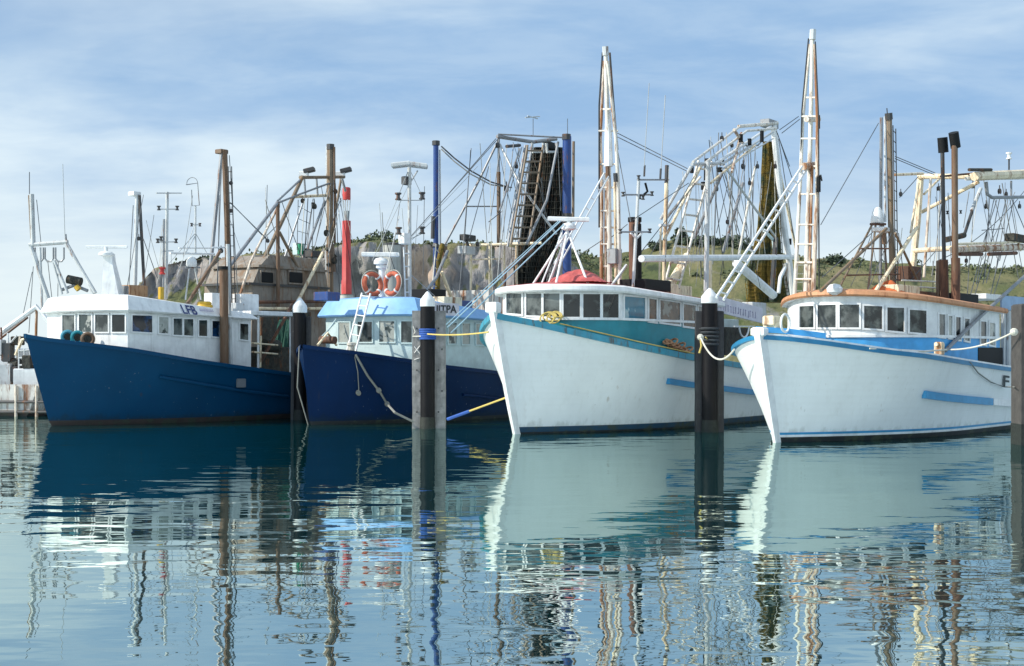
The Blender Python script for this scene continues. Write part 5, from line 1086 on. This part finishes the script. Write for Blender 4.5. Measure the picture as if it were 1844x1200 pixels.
part('shaft', MB().box(c+Z*(zt/2-.5), 56*k, .7, zt+1, bev=.04), 'brown_timber', t); part('weed_band', MB().box(c+Z*-.2, 57*k, .72, 1.5, bev=.04), 'pile_weed', t); part('pale_strip', MB().box(c+Vector((-6*k, -.37, at(0, 660, Y).z)), 5*k, .05, 125*k, bev=.01), 'concrete', t)

# ------------------------------------------------------------------ ropes
def rope(pts, r, m, label, name='mooring_rope', cat='rope', knots=()):
    mb = MB().tube(pts, r, 7)
    for p in knots: mb.lathe(p-Z*.07, [(.02, 0), (.07, .03), (.085, .07), (.06, .12), (.02, .14)], 8); mb.torus(p, .07, .03, 10, 5, Vector((.4, 1, .3)))
    return solo(name, mb, m, label, cat, 'mooring ropes')
pf = pc1+Vector((0, -13.5*k1, at(0, 602, 41.6).z)); bow3 = B3.L(B3.at+.1, -.25, B3.zs[0]-.55)
rope(sag(pf, bow3, .05), .022, 'rope_yellow', 'yellow rope stretched from the grey-timbered pile to the white bow with teal gunwale')
wr = MB()
for i in range(5): wr.torus(pc1+Z*(at(0, 594+4*i, 41.6).z), 13.6*k1, .035, 26, 6, Z)
solo('rope_wrap', wr, 'rope_navy', 'dark blue rope wound round the pile with grey timbers', 'rope')
k3 = 39.7/F; pc3 = at(1278, 640, 39.7)
cl = B3.P(1008, 583, .9)
yl = [cl] + [B3.L(*(lambda q: (q[0], q[1]+.01, q[2]+.06))(B3.pt(j, 1))) for j in range(16, 27)]
rope(yl+[pc3+Vector((-12*k3, -.5, at(0, 608, 39.7).z-pc3.z))], .018, 'rope_yellow', 'yellow rope running along the teal gunwale to the dark pile')
cm = MB()
for i in range(7):
    cm.torus(B3.P(985+4*i, 574-.5*i, 1.0-.05*i)+Z*.04*(i % 3), .19-.02*(i % 3), .022, 22, 6, (Z*(.5+.1*(i % 2))+B3.ea*(.3*(i % 3-1))-Vector((0, .6, 0))).normalized())
solo('rope_coil', cm, 'rope_yellow', 'heaped coil of yellow rope on the bow in front of the curved windows', 'rope coil')
cm = MB()
for i in range(9): cm.torus(B3.P(1202+4.5*i, 617+2.2*i-2*(i % 3), 2.25), .13+.02*(i % 3), .03, 16, 6, Vector((.5*math.sin(i*2.1), -.35, .8+.2*math.cos(i*1.7))).normalized())
solo('rope_coil', cm, 'orange_paint', 'tangle of orange-brown rope on the teal gunwale beside the dark pile', 'rope coil')
wr = MB()
for i in range(5): wr.torus(Vector((pc3.x, pc3.y, at(0, 592+7*i, 39.7).z)), 14.6*k3, .04, 26, 6, Z)
solo('rope_wrap', wr, 'rope_dark', 'black rope wound round the dark pile between the two white trawlers', 'rope')
f0 = Vector((pc3.x-20*k3, pc3.y-.4, at(0, 608, 39.7).z)); f1 = B4.L(B4.at+.35, -.9, B4.zs[0]-.35)
rope(sag(f0, f1, .42), .025, 'rope_white', 'slack white rope looping from the dark pile to the bow under the orange roof', knots=[f0])
fl = MB().tube([f0, f0+Vector((.02, -.03, -.25)), f0+Vector((-.04, -.03, -.45))], .03, 6); solo('rope_tail', fl, 'rope_yellow', 'short yellow rope tail hanging from the dark pile', 'rope')
g0 = B2.P(634, 634, .5); g1 = at(745, 760, 41.2)
pts = [B2.on_hull(x, y, .12+.02*i) for i, (x, y) in enumerate(((636, 640), (655, 676), (678, 706), (690, 728)))]+[at(712, 744, 41.0), at(745, 760, 41.1)]
rope([g0]+pts, .035, 'rope_grey', 'knotted grey rope hanging from the navy bow down to the grey-timbered pile', knots=[g0, pts[1].lerp(pts[2], .9), pts[3]])
pts = [B2.on_hull(x, y, .08) for x, y in ((636, 642), (641, 670), (642, 700), (642, 708))]
rope(pts, .016, 'rope_grey', 'thin grey line hanging straight down the navy bow', knots=[pts[-1]])
q0, q1 = at(806, 755, 41.0), at(912, 716, 39.6); q2 = q0.lerp(q1, .38)
rope([q2, q1], .028, 'rope_yellow', 'yellow rope slanting up behind the white bow from a blue-sleeved end'); rope([q0, q2], .05, 'rope_navy', 'blue-sleeved rope end slanting up from the water by the pile')
for (x0, y0), (x1, y1), off in (((1010, 398), (806, 590), 'upper'), ((1016, 404), (812, 600), 'lower')):
    rope([B3.P(x0, y0, -.3), at(x1, y1, 42.6)], .022, 'rope_blue', off+' of two thick pale blue lines slanting past the white bow')
rope([B3.P(1006, 398, -.5), at(800, 588, 43)], .014, 'rope_blue', 'thin pale blue line, highest of those slanting down past the white bow')
h0 = B4.on_hull(1660, 640, .05)+Z*.1; hm = B4.on_hull(1704, 640, .02)+Z*.15; h1 = at(1826, 598, 33.9)
rope([B4.on_hull(1560, 628, .1), h0, hm]+sag(hm, h1, .12)[1:], .022, 'rope_white', 'pale rope from the cleat on the sky-blue bulwark to the right-edge timber pile', knots=[h1])
pts = [B4.on_hull(x, y, .06) for x, y in ((1742, 652), (1758, 672), (1780, 688), (1805, 697))]+[at(1826, 697, 34)]
rope(pts, .018, 'rope_grey', 'dark slack line hanging over the white topsides near the letter F')
s0 = B2.L(B2.at+.1, -.2, B2.zs[0]-.05); rope([s0, B2.L(-.3, -.25, 1.2), B2.L(.1, -.15, 0)], .022, 'rope_grey', 'weathered line hanging down the navy stem into the water')
